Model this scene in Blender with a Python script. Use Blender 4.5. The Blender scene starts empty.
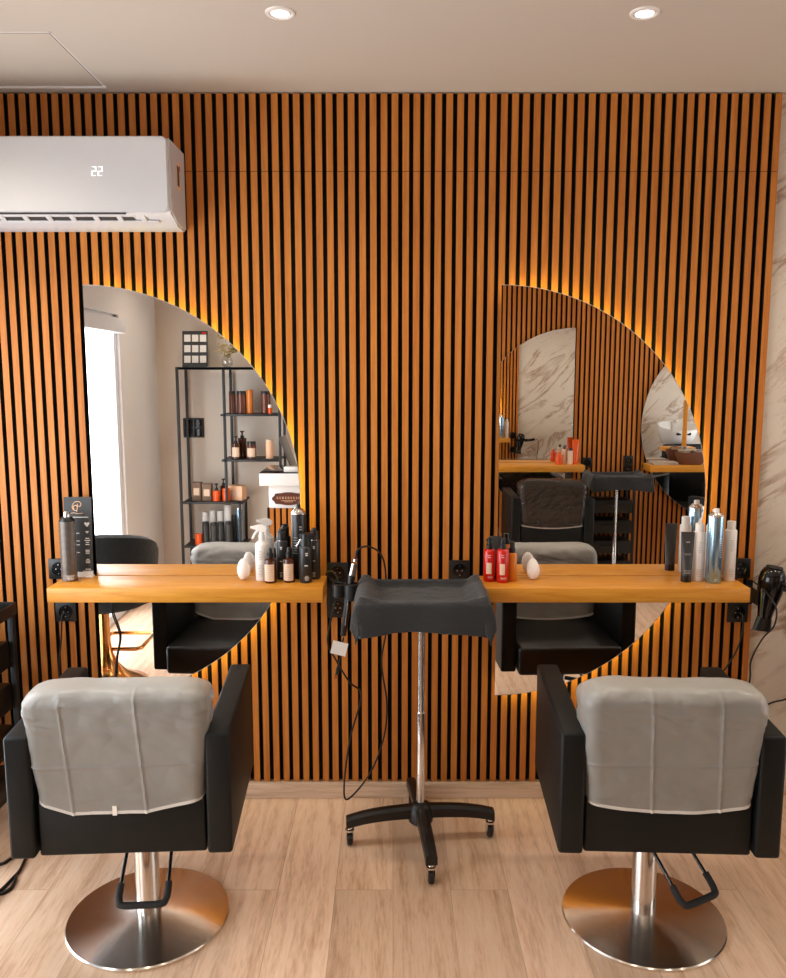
import bpy, bmesh, math, random
from mathutils import Vector, Matrix, noise
random.seed(7)
PI = math.pi
S = bpy.context.scene
C = S.collection

# ------------------------------------------------------------------ camera, world, lights, exposure
CAM_F, CAM_H = 830.0, 1.714                     # focal length in pixels of the 786 wide frame, eye height
PITCH = math.atan(114 / CAM_F)
cam_d = bpy.data.cameras.new('camera')
cam = bpy.data.objects.new('camera', cam_d); C.objects.link(cam)
cam.location = (0, 0, CAM_H)
cam.rotation_euler = (PI / 2 - PITCH, 0, 0)
cam_d.sensor_fit = 'HORIZONTAL'; cam_d.sensor_width = 36
cam_d.lens = CAM_F / 786 * 36
cam_d.clip_start = 0.05
S.camera = cam

world = bpy.data.worlds.new('daylight'); S.world = world
world.use_nodes = True
wn = world.node_tree.nodes['Background']
wn.inputs[0].default_value = (0.82, 0.9, 1.0, 1); wn.inputs[1].default_value = 2.0

def area(name, loc, rot, sx, sy, power, col):
    l = bpy.data.lights.new(name, 'AREA'); l.shape = 'RECTANGLE'; l.size = sx; l.size_y = sy
    l.energy = power; l.color = col
    o = bpy.data.objects.new(name, l); C.objects.link(o); o.location = loc; o.rotation_euler = rot
    return o
# daylight through the left shop front; second lamp is fill added at far right
area('daylight_shopfront', (-2.12, 1.72, 1.12), (0, -PI / 2, 0), 2.0, 2.6, 88, (0.90, 0.95, 1.0))
area('fill_far_right', (4.62, 1.5, 1.2), (0, PI / 2, 0), 2.1, 2.3, 28, (1.0, 0.97, 0.93))
SPOT_W = 20
S.view_settings.view_transform = 'Standard'; S.view_settings.look = 'None'
S.view_settings.gamma = 1; S.view_settings.use_curve_mapping = False
S.view_settings.exposure = 0.2
S.cycles.transparent_max_bounces = 24
S.cycles.max_bounces = 14; S.cycles.diffuse_bounces = 7; S.cycles.glossy_bounces = 8

# ------------------------------------------------------------------ node material helpers
def lin(r, g, b):
    f = lambda v: (v / 255 / 12.92) if v <= 10 else ((v / 255 + 0.055) / 1.055) ** 2.4
    return (f(r), f(g), f(b), 1)

class NT:
    def __init__(s, name):
        s.m = bpy.data.materials.new(name); s.m.use_nodes = True
        s.t = s.m.node_tree; s.t.nodes.clear()
        s.out = s.n('ShaderNodeOutputMaterial')
    def n(s, typ, **kw):
        k = s.t.nodes.new(typ)
        for a, v in kw.items():
            if hasattr(k, a): setattr(k, a, v)
        return k
    def l(s, a, b): s.t.links.new(a, b)
    def set(s, node, **kw):
        for a, v in kw.items(): node.inputs[a.replace('_', ' ')].default_value = v
        return node
    def ramp(s, fac, stops):
        r = s.n('ShaderNodeValToRGB'); e = r.color_ramp.elements
        while len(e) < len(stops): e.new(0.5)
        for i, (p, c) in enumerate(stops):
            e[i].position = p; e[i].color = c
        s.l(fac, r.inputs[0]); return r.outputs[0]
    def coords(s, scale=(1, 1, 1), rot=(0, 0, 0), kind='Object', vec=None):
        if vec is None:
            vec = s.n('ShaderNodeTexCoord').outputs[kind]
        mp = s.n('ShaderNodeMapping'); mp.inputs['Scale'].default_value = scale
        mp.inputs['Rotation'].default_value = rot
        s.l(vec, mp.inputs[0]); return mp.outputs[0]
    def noise(s, vec, scale, detail=4, rough=0.5, dist=0.0):
        k = s.n('ShaderNodeTexNoise'); k.inputs['Scale'].default_value = scale
        k.inputs['Detail'].default_value = detail; k.inputs['Roughness'].default_value = rough
        k.inputs['Distortion'].default_value = dist
        s.l(vec, k.inputs['Vector']); return k.outputs['Fac']
    def mix(s, fac, a, b, mode='MIX'):
        k = s.n('ShaderNodeMix', data_type='RGBA', blend_type=mode)
        for v, i in ((fac, 0), (a, 6), (b, 7)):
            if hasattr(v, 'is_linked'): s.l(v, k.inputs[i])
            else: k.inputs[i].default_value = v
        return k.outputs[2]
    def math(s, op, a, b=0.0, c=0.0):
        k = s.n('ShaderNodeMath', operation=op)
        for v, i in ((a, 0), (b, 1), (c, 2)):
            if hasattr(v, 'is_linked'): s.l(v, k.inputs[i])
            else: k.inputs[i].default_value = v
        return k.outputs[0]
    def bump(s, h, strength, dist=0.002):
        b = s.n('ShaderNodeBump'); b.inputs['Strength'].default_value = strength
        b.inputs['Distance'].default_value = dist; s.l(h, b.inputs['Height']); return b.outputs[0]
    def bsdf(s, color, rough=0.5, metal=0.0, normal=None, **kw):
        p = s.n('ShaderNodeBsdfPrincipled')
        for v, i in ((color, 'Base Color'), (rough, 'Roughness'), (metal, 'Metallic')):
            if hasattr(v, 'is_linked'): s.l(v, p.inputs[i])
            else: p.inputs[i].default_value = v
        if normal is not None: s.l(normal, p.inputs['Normal'])
        for a, v in kw.items(): p.inputs[a.replace('_', ' ')].default_value = v
        return p
    def done(s, shader):
        s.l(shader.outputs[0] if hasattr(shader, 'outputs') else shader, s.out.inputs[0]); return s.m

def plain(name, rgb, rough=0.5, metal=0.0, var=0.06, scale=30.0, bump=0.0, **kw):
    """procedural: a colour with slight mottling and optional grain"""
    t = NT(name); v = t.coords()
    nz = t.noise(v, scale, 3)
    c = lin(*rgb)
    a = tuple(max(0, x * (1 - var)) for x in c[:3]) + (1,); b = tuple(min(1, x * (1 + var)) for x in c[:3]) + (1,)
    col = t.mix(nz, a, b)
    nrm = t.bump(t.noise(v, scale * 6, 2), bump) if bump else None
    return t.done(t.bsdf(col, rough, metal, nrm, **kw))

def glow(name, rgb, strength):
    t = NT(name); e = t.n('ShaderNodeEmission')
    e.inputs[0].default_value = rgb; e.inputs[1].default_value = strength
    return t.done(e)

def wood_slat():
    t = NT('oak_slat_veneer'); v = t.coords()
    sx = t.n('ShaderNodeSeparateXYZ'); t.l(v, sx.inputs[0])
    idx = t.math('FLOOR', t.math('DIVIDE', t.math('SUBTRACT', sx.outputs[0], SLAT_X1), 0.04013))
    wn_ = t.n('ShaderNodeTexWhiteNoise', noise_dimensions='1D'); t.l(idx, wn_.inputs['W'])
    cb = t.n('ShaderNodeCombineXYZ'); t.l(sx.outputs[0], cb.inputs[0]); t.l(t.math('MULTIPLY', idx, 3.7), cb.inputs[1])
    t.l(t.math('MULTIPLY', sx.outputs[2], 0.05), cb.inputs[2])
    g1 = t.noise(cb.outputs[0], 60, 6, 0.6, 0.6)
    g2 = t.noise(cb.outputs[0], 260, 3, 0.6)
    g = t.math('ADD', t.math('MULTIPLY', g1, 0.65), t.math('MULTIPLY', g2, 0.35))
    col = t.ramp(g, [(0.3, (0.28, 0.079, 0.010, 1)), (0.5, (0.485, 0.162, 0.024, 1)), (0.70, (0.64, 0.255, 0.046, 1))])
    col = t.mix(0.35, col, t.ramp(wn_.outputs[0], [(0, (0.44, 0.128, 0.018, 1)), (1, (0.55, 0.200, 0.036, 1))]))
    return t.done(t.bsdf(col, 0.5, 0, t.bump(g2, 0.12, 0.001), Specular_IOR_Level=0.3))

def pine():
    t = NT('oiled_pine'); v = t.coords()
    vs = t.coords((0.12, 1, 1), vec=v)
    g = t.noise(vs, 34, 5, 0.55, 1.2)
    g2 = t.noise(t.coords((0.04, 1, 1), vec=v), 220, 3)
    vo = t.n('ShaderNodeTexVoronoi'); vo.inputs['Scale'].default_value = 5.5
    t.l(t.coords((0.75, 1.0, 1.1), vec=v), vo.inputs['Vector'])
    knot = t.ramp(vo.outputs['Distance'], [(0.045, (1, 1, 1, 1)), (0.085, (0, 0, 0, 1))])
    col = t.ramp(t.math('ADD', t.math('MULTIPLY', g, 0.7), t.math('MULTIPLY', g2, 0.3)),
                 [(0.3, (0.50, 0.18, 0.014, 1)), (0.5, (0.66, 0.27, 0.026, 1)), (0.72, (0.73, 0.34, 0.045, 1))])
    col = t.mix(knot, col, (0.27, 0.075, 0.012, 1))
    return t.done(t.bsdf(col, 0.38, 0, t.bump(g2, 0.06, 0.001)))

def floor_mat():
    t = NT('oak_laminate'); v = t.coords()
    sw = t.n('ShaderNodeSeparateXYZ'); t.l(v, sw.inputs[0])
    cb = t.n('ShaderNodeCombineXYZ'); t.l(sw.outputs[1], cb.inputs[0]); t.l(sw.outputs[0], cb.inputs[1])
    br = t.n('ShaderNodeTexBrick', offset=0.37, offset_frequency=2)
    t.set(br, Color1=(0, 0, 0, 1), Color2=(1, 1, 1, 1), Mortar=(0.5, 0.5, 0.5, 1), Scale=1.0, Brick_Width=1.29, Row_Height=0.193)
    br.inputs['Mortar Size'].default_value = 0.0013; br.inputs['Mortar Smooth'].default_value = 0.4; br.inputs['Bias'].default_value = 0
    t.l(cb.outputs[0], br.inputs['Vector'])
    # every plank gets its own grain: shift the grain by the plank's random grey
    sh = t.n('ShaderNodeCombineXYZ'); t.l(t.math('MULTIPLY', br.outputs['Color'], 17.0), sh.inputs[2])
    t.l(sw.outputs[0], sh.inputs[0]); t.l(t.math('MULTIPLY', sw.outputs[1], 0.11), sh.inputs[1])
    g1 = t.noise(sh.outputs[0], 13, 6, 0.6, 0.9)
    g2 = t.noise(sh.outputs[0], 120, 4, 0.6, 0.2)
    wv = t.n('ShaderNodeTexWave', wave_type='BANDS', bands_direction='X'); t.set(wv, Scale=5.0, Distortion=14.0, Detail=4.0)
    t.l(sh.outputs[0], wv.inputs['Vector'])
    g = t.math('ADD', t.math('MULTIPLY', g1, 0.5), t.math('ADD', t.math('MULTIPLY', g2, 0.42), t.math('MULTIPLY', wv.outputs['Fac'], 0.08)))
    col = t.ramp(g, [(0.30, (0.50, 0.30, 0.185, 1)), (0.5, (0.79, 0.555, 0.385, 1)), (0.70, (0.86, 0.67, 0.51, 1))])
    tone = t.ramp(br.outputs['Color'], [(0, (0.78, 0.75, 0.72, 1)), (1, (1.05, 1.04, 1.04, 1))])
    col = t.mix(1.0, col, tone, 'MULTIPLY')
    vo = t.n('ShaderNodeTexVoronoi'); vo.inputs['Scale'].default_value = 2.6
    t.l(t.coords((1.0, 0.42, 1), vec=v), vo.inputs['Vector'])
    kn = t.ramp(vo.outputs['Distance'], [(0.015, (1, 1, 1, 1)), (0.07, (0, 0, 0, 1))])
    col = t.mix(t.math('MULTIPLY', kn, 0.55), col, (0.22, 0.11, 0.06, 1))
    col = t.mix(t.math('MULTIPLY', br.outputs['Fac'], 0.5), col, (0.25, 0.15, 0.09, 1))
    return t.done(t.bsdf(col, 0.36, 0, t.bump(g2, 0.05, 0.001), Specular_IOR_Level=0.4))

def marble():
    t = NT('veined_marble'); v = t.coords((1, 1, 1), (0, math.radians(38), 0))
    st = t.coords((0.55, 1, 2.0), vec=v)
    a = t.noise(st, 2.3, 7, 0.62, 0.9)
    vein = t.ramp(t.math('ABSOLUTE', t.math('SUBTRACT', a, 0.5)), [(0.0, (1, 1, 1, 1)), (0.042, (0, 0, 0, 1))])
    msk = t.ramp(t.noise(st, 3.1, 3), [(0.38, (0, 0, 0, 1)), (0.52, (1, 1, 1, 1))])
    cloud = t.noise(v, 2.2, 4)
    base = t.mix(cloud, (0.60, 0.51, 0.405, 1), (0.73, 0.655, 0.55, 1))
    col = t.mix(t.math('MULTIPLY', t.math('MULTIPLY', vein, msk), 0.7), base, (0.24, 0.095, 0.03, 1))
    fine = t.ramp(t.math('ABSOLUTE', t.math('SUBTRACT', t.noise(st, 6.5, 5, 0.6, 0.5), 0.5)), [(0, (1, 1, 1, 1)), (0.014, (0, 0, 0, 1))])
    col = t.mix(t.math('MULTIPLY', t.math('MULTIPLY', fine, msk), 0.4), col, (0.42, 0.27, 0.15, 1))
    return t.done(t.bsdf(col, 0.28))

def brushed(name, rgb, rough=0.3, aniso=0.85):
    t = NT(name); v = t.coords()
    tg = t.n('ShaderNodeTangent'); tg.direction_type = 'RADIAL'; tg.axis = 'Z'
    sx = t.n('ShaderNodeSeparateXYZ'); t.l(v, sx.inputs[0])
    r = t.math('SQRT', t.math('ADD', t.math('MULTIPLY', sx.outputs[0], sx.outputs[0]), t.math('MULTIPLY', sx.outputs[1], sx.outputs[1])))
    cb = t.n('ShaderNodeCombineXYZ'); t.l(r, cb.inputs[0]); t.l(sx.outputs[2], cb.inputs[1])
    nz = t.noise(cb.outputs[0], 420, 2)
    c = lin(*rgb)
    col = t.mix(nz, tuple(x * 0.86 for x in c[:3]) + (1,), c)
    p = t.bsdf(col, rough, 1.0); p.inputs['Anisotropic'].default_value = aniso; p.inputs['Anisotropic Rotation'].default_value = 0.25
    t.l(tg.outputs[0], p.inputs['Tangent'])
    return t.done(p)

def film(name, rgb, opacity, rough, spec=0.5, lit_gather=None):
    """thin plastic: lets part of the light through; the top is denser, for gathered layers and for overhead light painted in"""
    t = NT(name); v = t.coords()
    tr = t.n('ShaderNodeBsdfTransparent')
    nz = t.noise(v, 9, 4)
    p = t.bsdf(lin(*rgb), rough, 0.0, None, Specular_IOR_Level=spec)
    mx = t.n('ShaderNodeMixShader')
    fac = t.math('ADD', t.math('MULTIPLY', nz, 0.14), opacity - 0.07)
    if lit_gather:
        sx = t.n('ShaderNodeSeparateXYZ'); t.l(v, sx.inputs[0])
        z = t.math('ADD', sx.outputs[2], t.math('MULTIPLY', t.noise(t.coords((1, 1, 3), vec=v), 14, 3), 0.03))
        k = t.n('ShaderNodeMapRange'); k.inputs['From Min'].default_value = lit_gather; k.inputs['From Max'].default_value = lit_gather + 0.035
        k.inputs['To Max'].default_value = 0.30; t.l(z, k.inputs['Value'])
        fac = t.math('ADD', fac, k.outputs[0])
    t.l(fac, mx.inputs[0])
    t.l(tr.outputs[0], mx.inputs[1]); t.l(p.outputs[0], mx.inputs[2])
    return t.done(mx)

def glass(name, tint=(1, 1, 1, 1), gloss=0.1):
    t = NT(name); tr = t.n('ShaderNodeBsdfTransparent'); tr.inputs[0].default_value = tint
    g = t.n('ShaderNodeBsdfGlossy'); g.inputs['Roughness'].default_value = 0.02
    mx = t.n('ShaderNodeMixShader'); mx.inputs[0].default_value = gloss
    t.l(tr.outputs[0], mx.inputs[1]); t.l(g.outputs[0], mx.inputs[2])
    return t.done(mx)

def cloth(name, rgb, scale=500):
    t = NT(name); v = t.coords()
    n1 = t.noise(v, scale, 2); n2 = t.noise(v, 14, 3)
    c = lin(*rgb)
    col = t.mix(n2, tuple(x * 0.8 for x in c[:3]) + (1,), tuple(x * 1.2 for x in c[:3]) + (1,))
    return t.done(t.bsdf(col, 0.95, 0, t.bump(t.math('ADD', n1, t.math('MULTIPLY', t.noise(v, 90, 3), 1.5)), 0.7, 0.004), Sheen_Weight=0.2))

SLAT_X1 = 1.4235          # right end of the slat panel on the front wall
M = {}
M['slat'] = wood_slat()
M['felt'] = plain('black_felt', (13, 12, 11), 0.95, var=0.2)
M['pine'] = pine()
M['floor'] = floor_mat()
M['marble'] = marble()
M['ceiling'] = plain('matt_ceiling_paint', (194, 182, 168), 0.9, var=0.02, scale=3)
M['plaster'] = plain('beige_wall_paint', (214, 201, 186), 0.9, var=0.03, scale=4)
M['plasterwhite'] = plain('white_wall_paint', (228, 224, 220), 0.9, var=0.02, scale=4)
def skirting():
    t = NT('light_oak_skirting'); v = t.coords((0.06, 1, 1))
    g = t.math('ADD', t.math('MULTIPLY', t.noise(v, 90, 4, 0.6, 0.6), 0.6), t.math('MULTIPLY', t.noise(v, 30, 3), 0.4))
    return t.done(t.bsdf(t.ramp(g, [(0.3, (0.42, 0.28, 0.18, 1)), (0.52, (0.68, 0.50, 0.355, 1)), (0.72, (0.78, 0.61, 0.46, 1))]), 0.45))
M['base'] = skirting()
M['leather'] = plain('black_leatherette', (8, 12, 12), 0.5, var=0.12, scale=60, bump=0.12, Specular_IOR_Level=0.28)
M['leather_seat'] = plain('black_leatherette_seat', (15, 14, 13), 0.38, var=0.1, scale=60, bump=0.08, Specular_IOR_Level=0.4)
M['steel'] = brushed('brushed_steel', (236, 230, 222), 0.22, 0.9)
M['steel_plain'] = plain('polished_steel', (210, 206, 201), 0.22, 1.0, var=0.04)
M['chrome'] = plain('chrome', (225, 222, 218), 0.1, 1.0, var=0.02)
M['gold'] = plain('polished_gold', (222, 158, 92), 0.16, 1.0, var=0.05)
M['blackplastic'] = plain('black_plastic', (15, 15, 15), 0.4, var=0.1)
M['blackgloss'] = plain('glossy_black_plastic', (16, 16, 17), 0.15, var=0.1)
M['blackmatte'] = plain('matt_black_metal', (24, 24, 25), 0.5, var=0.1)
M['rubber'] = plain('black_rubber', (24, 24, 24), 0.75, var=0.2, bump=0.1)
M['cable'] = plain('cable_rubber', (14, 14, 14), 0.5, var=0.1)
M['film'] = film('frosted_plastic_film', (190, 188, 181), 0.46, 0.34, 0.6, 0.85)
M['hem'] = film('frosted_plastic_hem', (236, 233, 226), 0.6, 0.4)
M['clearfilm'] = film('clear_plastic_film', (60, 52, 46), 0.48, 0.08, 1.0)
M['clearhem'] = film('clear_plastic_hem', (210, 200, 185), 0.5, 0.12, 1.0)
M['towel'] = cloth('charcoal_terry', (34, 34, 33))
M['velvet'] = cloth('black_velvet', (18, 21, 22), 300)
M['acwhite'] = plain('white_abs_plastic', (204, 203, 203), 0.32, var=0.015)
M['acdark'] = plain('vent_shadow_plastic', (52, 50, 48), 0.6)
M['digit'] = glow('white_display', (1, 1, 1, 1), 2.2)
M['mirror'] = None
t_ = NT('mirror_silver'); M['mirror'] = t_.done(t_.bsdf((0.90, 0.895, 0.885, 1), 0.0, 1.0))
M['led'] = glow('warm_led_strip', (1.0, 0.88, 0.20, 1), 19)
M['lampglow'] = glow('lamp_lens', (1.0, 0.97, 0.92, 1), 4)
M['glass'] = glass('window_glass', gloss=0.06)
M['whitepvc'] = plain('white_pvc', (232, 234, 238), 0.4, var=0.02)
M['blind'] = None
M['whiteplastic'] = plain('white_plastic', (232, 226, 218), 0.4, var=0.03)
M['eggwhite'] = plain('egg_white_plastic', (238, 230, 222), 0.45, var=0.03, bump=0.1, scale=60)
M['amber'] = plain('amber_glass', (74, 34, 16), 0.12, var=0.15)
M['labelpaper'] = plain('cream_label', (226, 196, 166), 0.6, var=0.05)
M['printwhite'] = plain('white_print', (222, 216, 208), 0.6)
M['printgrey'] = plain('grey_print', (150, 146, 140), 0.6)
M['printgold'] = plain('rose_gold_print', (226, 178, 140), 0.5)
M['printdark'] = plain('dark_print', (52, 46, 42), 0.6)
M['canblack'] = plain('satin_black_can', (34, 33, 32), 0.3, 0.2)
M['cangrey'] = plain('grey_brown_can', (118, 106, 96), 0.34, 0.45, var=0.08)
M['canblue'] = plain('pale_blue_metal_can', (150, 182, 205), 0.24, 0.85, var=0.06)
M['bottleblack'] = plain('satin_black_bottle', (38, 38, 37), 0.35)
M['red'] = plain('red_bottle', (196, 22, 10), 0.28)
M['orange'] = plain('orange_bottle', (226, 86, 22), 0.25)
M['orangeclear'] = plain('orange_amber_bottle', (206, 116, 28), 0.2)
M['brownjar'] = plain('brown_jar', (96, 50, 32), 0.25)
M['boxbrown'] = plain('brown_carton', (120, 92, 72), 0.6)
M['boxpeach'] = plain('peach_carton', (240, 190, 150), 0.6)
M['tubegrey'] = plain('dark_grey_tube', (58, 56, 54), 0.42)
M['card'] = plain('black_card', (44, 43, 41), 0.5)
M['paper'] = plain('white_paper', (228, 222, 214), 0.7)
M['signbrown'] = plain('brown_sign_board', (92, 46, 28), 0.5)
M['deskwhite'] = plain('white_desk_lacquer', (230, 226, 220), 0.35, var=0.02)
M['blackglass'] = plain('black_glass_top', (15, 14, 13), 0.05)
M['ceramic'] = plain('white_ceramic', (236, 234, 230), 0.12, var=0.01)
M['dried'] = plain('dried_leaves', (168, 146, 96), 0.8, var=0.3)
M['vase'] = glass('clear_vase_glass', (0.92, 0.92, 0.9, 1), 0.25)
M['wicker'] = plain('brown_wicker', (112, 66, 38), 0.7, var=0.4, scale=80, bump=0.4)
M['magpage'] = plain('magazine_pages', (176, 160, 142), 0.5, var=0.2, scale=20)
M['screen'] = plain('laptop_shell', (70, 66, 62), 0.35)
M['frame_white'] = plain('white_frame', (225, 226, 228), 0.4)

# ------------------------------------------------------------------ mesh helpers
def box(bm, lo, hi, r=0.0, seg=2, mat=None):
    """axis aligned box lo..hi with optional rounded edges, optional matrix"""
    lo, hi = Vector(lo), Vector(hi)
    m = Matrix.Translation((lo + hi) / 2) @ Matrix.Diagonal((hi - lo).to_4d())
    vs = bmesh.ops.create_cube(bm, size=1.0, matrix=m)['verts']
    if r > 0:
        es = list({e for v in vs for e in v.link_edges})
        res = bmesh.ops.bevel(bm, geom=es, offset=r, segments=seg, profile=0.5, affect='EDGES')
        vs = list({v for f in res['faces'] for v in f.verts} | {v for v in vs if v.is_valid})
    if mat is not None: bmesh.ops.transform(bm, matrix=mat, verts=vs)
    return vs

def lathe(bm, prof, seg=32, mat=None, cap=True):
    """profile [(radius, z)] spun around z"""
    rings = []
    for r, z in prof:
        if r < 1e-6:
            rings.append([bm.verts.new((0, 0, z))])
        else:
            rings.append([bm.verts.new((r * math.cos(2 * PI * i / seg), r * math.sin(2 * PI * i / seg), z)) for i in range(seg)])
    for a, b in zip(rings, rings[1:]):
        for i in range(seg):
            j = (i + 1) % seg
            if len(a) == 1 and len(b) == 1: continue
            if len(a) == 1: bm.faces.new((a[0], b[j], b[i]))
            elif len(b) == 1: bm.faces.new((a[i], a[j], b[0]))
            else: bm.faces.new((a[i], a[j], b[j], b[i]))
    if cap:
        if len(rings[0]) > 1: bm.faces.new(list(reversed(rings[0])))
        if len(rings[-1]) > 1: bm.faces.new(rings[-1])
    vs = [v for r in rings for v in r]
    if mat is not None: bmesh.ops.transform(bm, matrix=mat, verts=vs)
    return vs

def smoothpts(pts, sub=6, closed=False):
    pts = [Vector(p) for p in pts]; n = len(pts); out = []
    rng = n if closed else n - 1
    for i in range(rng):
        if closed: p0, p1, p2, p3 = pts[(i - 1) % n], pts[i], pts[(i + 1) % n], pts[(i + 2) % n]
        else: p0, p1, p2, p3 = pts[max(i - 1, 0)], pts[i], pts[i + 1], pts[min(i + 2, n - 1)]
        for k in range(sub):
            t = k / sub
            out.append(0.5 * ((2 * p1) + (p2 - p0) * t + (2 * p0 - 5 * p1 + 4 * p2 - p3) * t * t + (3 * p1 - p0 - 3 * p2 + p3) * t ** 3))
    if not closed: out.append(pts[-1])
    return out

def tube(bm, pts, r, seg=8, closed=False, mat=None):
    pts = [Vector(p) for p in pts]; n = len(pts)
    rad = r if callable(r) else (lambda t: r)
    tan = []
    for i in range(n):
        a = pts[(i - 1) % n] if closed or i > 0 else pts[i]
        b = pts[(i + 1) % n] if closed or i < n - 1 else pts[i]
        tan.append((b - a).normalized())
    up = Vector((0, 0, 1)) if abs(tan[0].z) < 0.9 else Vector((1, 0, 0))
    nrm = (up - tan[0] * up.dot(tan[0])).normalized(); rings = []
    for i in range(n):
        nrm = (nrm - tan[i] * nrm.dot(tan[i])).normalized()
        bn = tan[i].cross(nrm); rr = rad(i / (n - 1))
        rings.append([bm.verts.new(pts[i] + rr * (nrm * math.cos(2 * PI * k / seg) + bn * math.sin(2 * PI * k / seg))) for k in range(seg)])
    last = n if closed else n - 1
    for i in range(last):
        a, b = rings[i], rings[(i + 1) % n]
        for k in range(seg):
            bm.faces.new((a[k], a[(k + 1) % seg], b[(k + 1) % seg], b[k]))
    if not closed:
        bm.faces.new(list(reversed(rings[0]))); bm.faces.new(rings[-1])
    vs = [v for q in rings for v in q]
    if mat is not None: bmesh.ops.transform(bm, matrix=mat, verts=vs)
    return vs

def prism(bm, outline, thick, mat=None):
    """outline [(a, b)] in local XZ, extruded along +Y by thick"""
    f = [bm.verts.new((a, 0, b)) for a, b in outline]
    k = [bm.verts.new((a, thick, b)) for a, b in outline]
    bm.faces.new(f); bm.faces.new(list(reversed(k))); n = len(f)
    for i in range(n): bm.faces.new((f[i], k[i], k[(i + 1) % n], f[(i + 1) % n]))
    vs = f + k
    if mat is not None: bmesh.ops.transform(bm, matrix=mat, verts=vs)
    return vs

def patch(bm, r, z0, z1, a0, a1, seg=8, th=0.0006):
    """curved label lying on a cylinder of radius r (angles in degrees, -90 faces the camera)"""
    ring = []
    for k in range(seg + 1):
        a = math.radians(a0 + (a1 - a0) * k / seg); c, s_ = math.cos(a), math.sin(a)
        ring.append([bm.verts.new(((r + d) * c, (r + d) * s_, z)) for d, z in ((0, z0), (th, z0), (th, z1), (0, z1))])
    for p, q in zip(ring, ring[1:]):
        for i in range(4): bm.faces.new((p[i], q[i], q[(i + 1) % 4], p[(i + 1) % 4]))
    bm.faces.new(ring[0][::-1]); bm.faces.new(ring[-1])

def obj(name, bm, mat, parent=None, smooth=True, loc=None, angle=40):
    bmesh.ops.recalc_face_normals(bm, faces=bm.faces)
    me = bpy.data.meshes.new(name); bm.to_mesh(me); bm.free()
    if smooth and len(me.polygons):
        me.polygons.foreach_set('use_smooth', [True] * len(me.polygons))
        me.set_sharp_from_angle(angle=math.radians(angle))
    me.materials.append(mat)
    o = bpy.data.objects.new(name, me); C.objects.link(o)
    if parent is not None: o.parent = parent
    if loc is not None: o.location = loc
    return o

def tag(o, label=None, cat=None, group=None, kind=None):
    for k, v in (('label', label), ('category', cat), ('group', group), ('kind', kind)):
        if v: o[k] = v
    return o

def thing(name, label, cat, loc=(0, 0, 0), rz=0.0, group=None):
    o = bpy.data.objects.new(name, None); C.objects.link(o); o.empty_display_size = 0.05
    o.location = loc; o.rotation_euler = (0, 0, rz)
    return tag(o, label, cat, group)

def struct(name, bm, mat, smooth=False):
    return tag(obj(name, bm, mat, None, smooth), kind='structure')

def dup(root, loc, rz, label, group=None, skip=()):
    r = root.copy(); C.objects.link(r); r.location = loc; r.rotation_euler = (0, 0, rz); r['label'] = label
    if group: r['group'] = group
    for ch in list(root.children):
        if ch.name.split('.')[0] in skip: continue
        c_ = ch.copy(); C.objects.link(c_); c_.parent = r
        for g in list(ch.children):
            d = g.copy(); C.objects.link(d); d.parent = c_
    return r

B = bmesh.new
def T(x, y, z): return Matrix.Translation((x, y, z))
def R(a, ax): return Matrix.Rotation(a, 4, ax)

# ------------------------------------------------------------------ the room
XL, XR, YF, YB, ZC = -1.92, 4.4, 3.2, -0.51, 2.738
WF = YF + 0.022                                # masonry behind the slats

bm = B(); box(bm, (XL - 0.2, YB - 0.2, -0.1), (XR + 0.2, WF + 0.15, 0)); struct('floor', bm, M['floor'])
bm = B(); box(bm, (XL - 0.2, YB - 0.2, ZC), (XR + 0.2, WF + 0.15, ZC + 0.1)); struct('ceiling', bm, M['ceiling'])

def slats(bm, x0, x1, z0, z1, y0, dy, seams=(), right_aligned=True):
    """vertical slats 26 mm wide every 40 mm, standing dy proud of y0"""
    n = int((x1 - x0) / 0.04013)
    ys = sorted((y0, y0 + dy))
    for i in range(n + 1):
        b = x1 - i * 0.04013; a = b - 0.0238
        if a < x0: break
        zs = [z0] + list(seams) + [z1]
        for k in range(len(zs) - 1):
            lo = zs[k] + (0.0012 if k else 0); hi = zs[k + 1] - (0.0 if k == len(zs) - 2 else 0.0012)
            box(bm, (a, ys[0], lo), (b, ys[1], hi))

def slat_wall(tname, wname, walls, x0, x1, y0, sgn):
    """black felt wall with black slat cores (one mesh) and the oak veneer faces (another)"""
    bm = B()
    for a, b in walls: box(bm, a, b)
    slats(bm, x0, x1, 0.068, ZC - 0.004, y0, sgn * 0.020); struct(wname, bm, M['felt'])
    bm = B(); slats(bm, x0, x1, 0.068, ZC - 0.004, y0 + sgn * 0.020, sgn * 0.002, seams=(2.460,)); struct(tname, bm, M['slat'])

slat_wall('trim_1', 'wall_front', [((XL - 0.1, WF, 0), (SLAT_X1 + 0.002, WF + 0.12, ZC))], XL, SLAT_X1, WF, -1)
bm = B(); box(bm, (SLAT_X1 + 0.0025, WF, 0), (XR + 0.1, WF + 0.12, ZC)); struct('wall_front_right', bm, M['marble'])
bm = B(); box(bm, (XL, YF - 0.012, 0), (SLAT_X1, WF, 0.062), 0.004); box(bm, (XL, YF - 0.008, 0.060), (SLAT_X1, WF, 0.067), 0.002)
struct('baseboard_front', bm, M['base'])
bm = B(); box(bm, (SLAT_X1 + 0.003, WF - 0.012, 0), (XR, WF, 0.065), 0.004); struct('baseboard_front_right', bm, M['base'])

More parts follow.
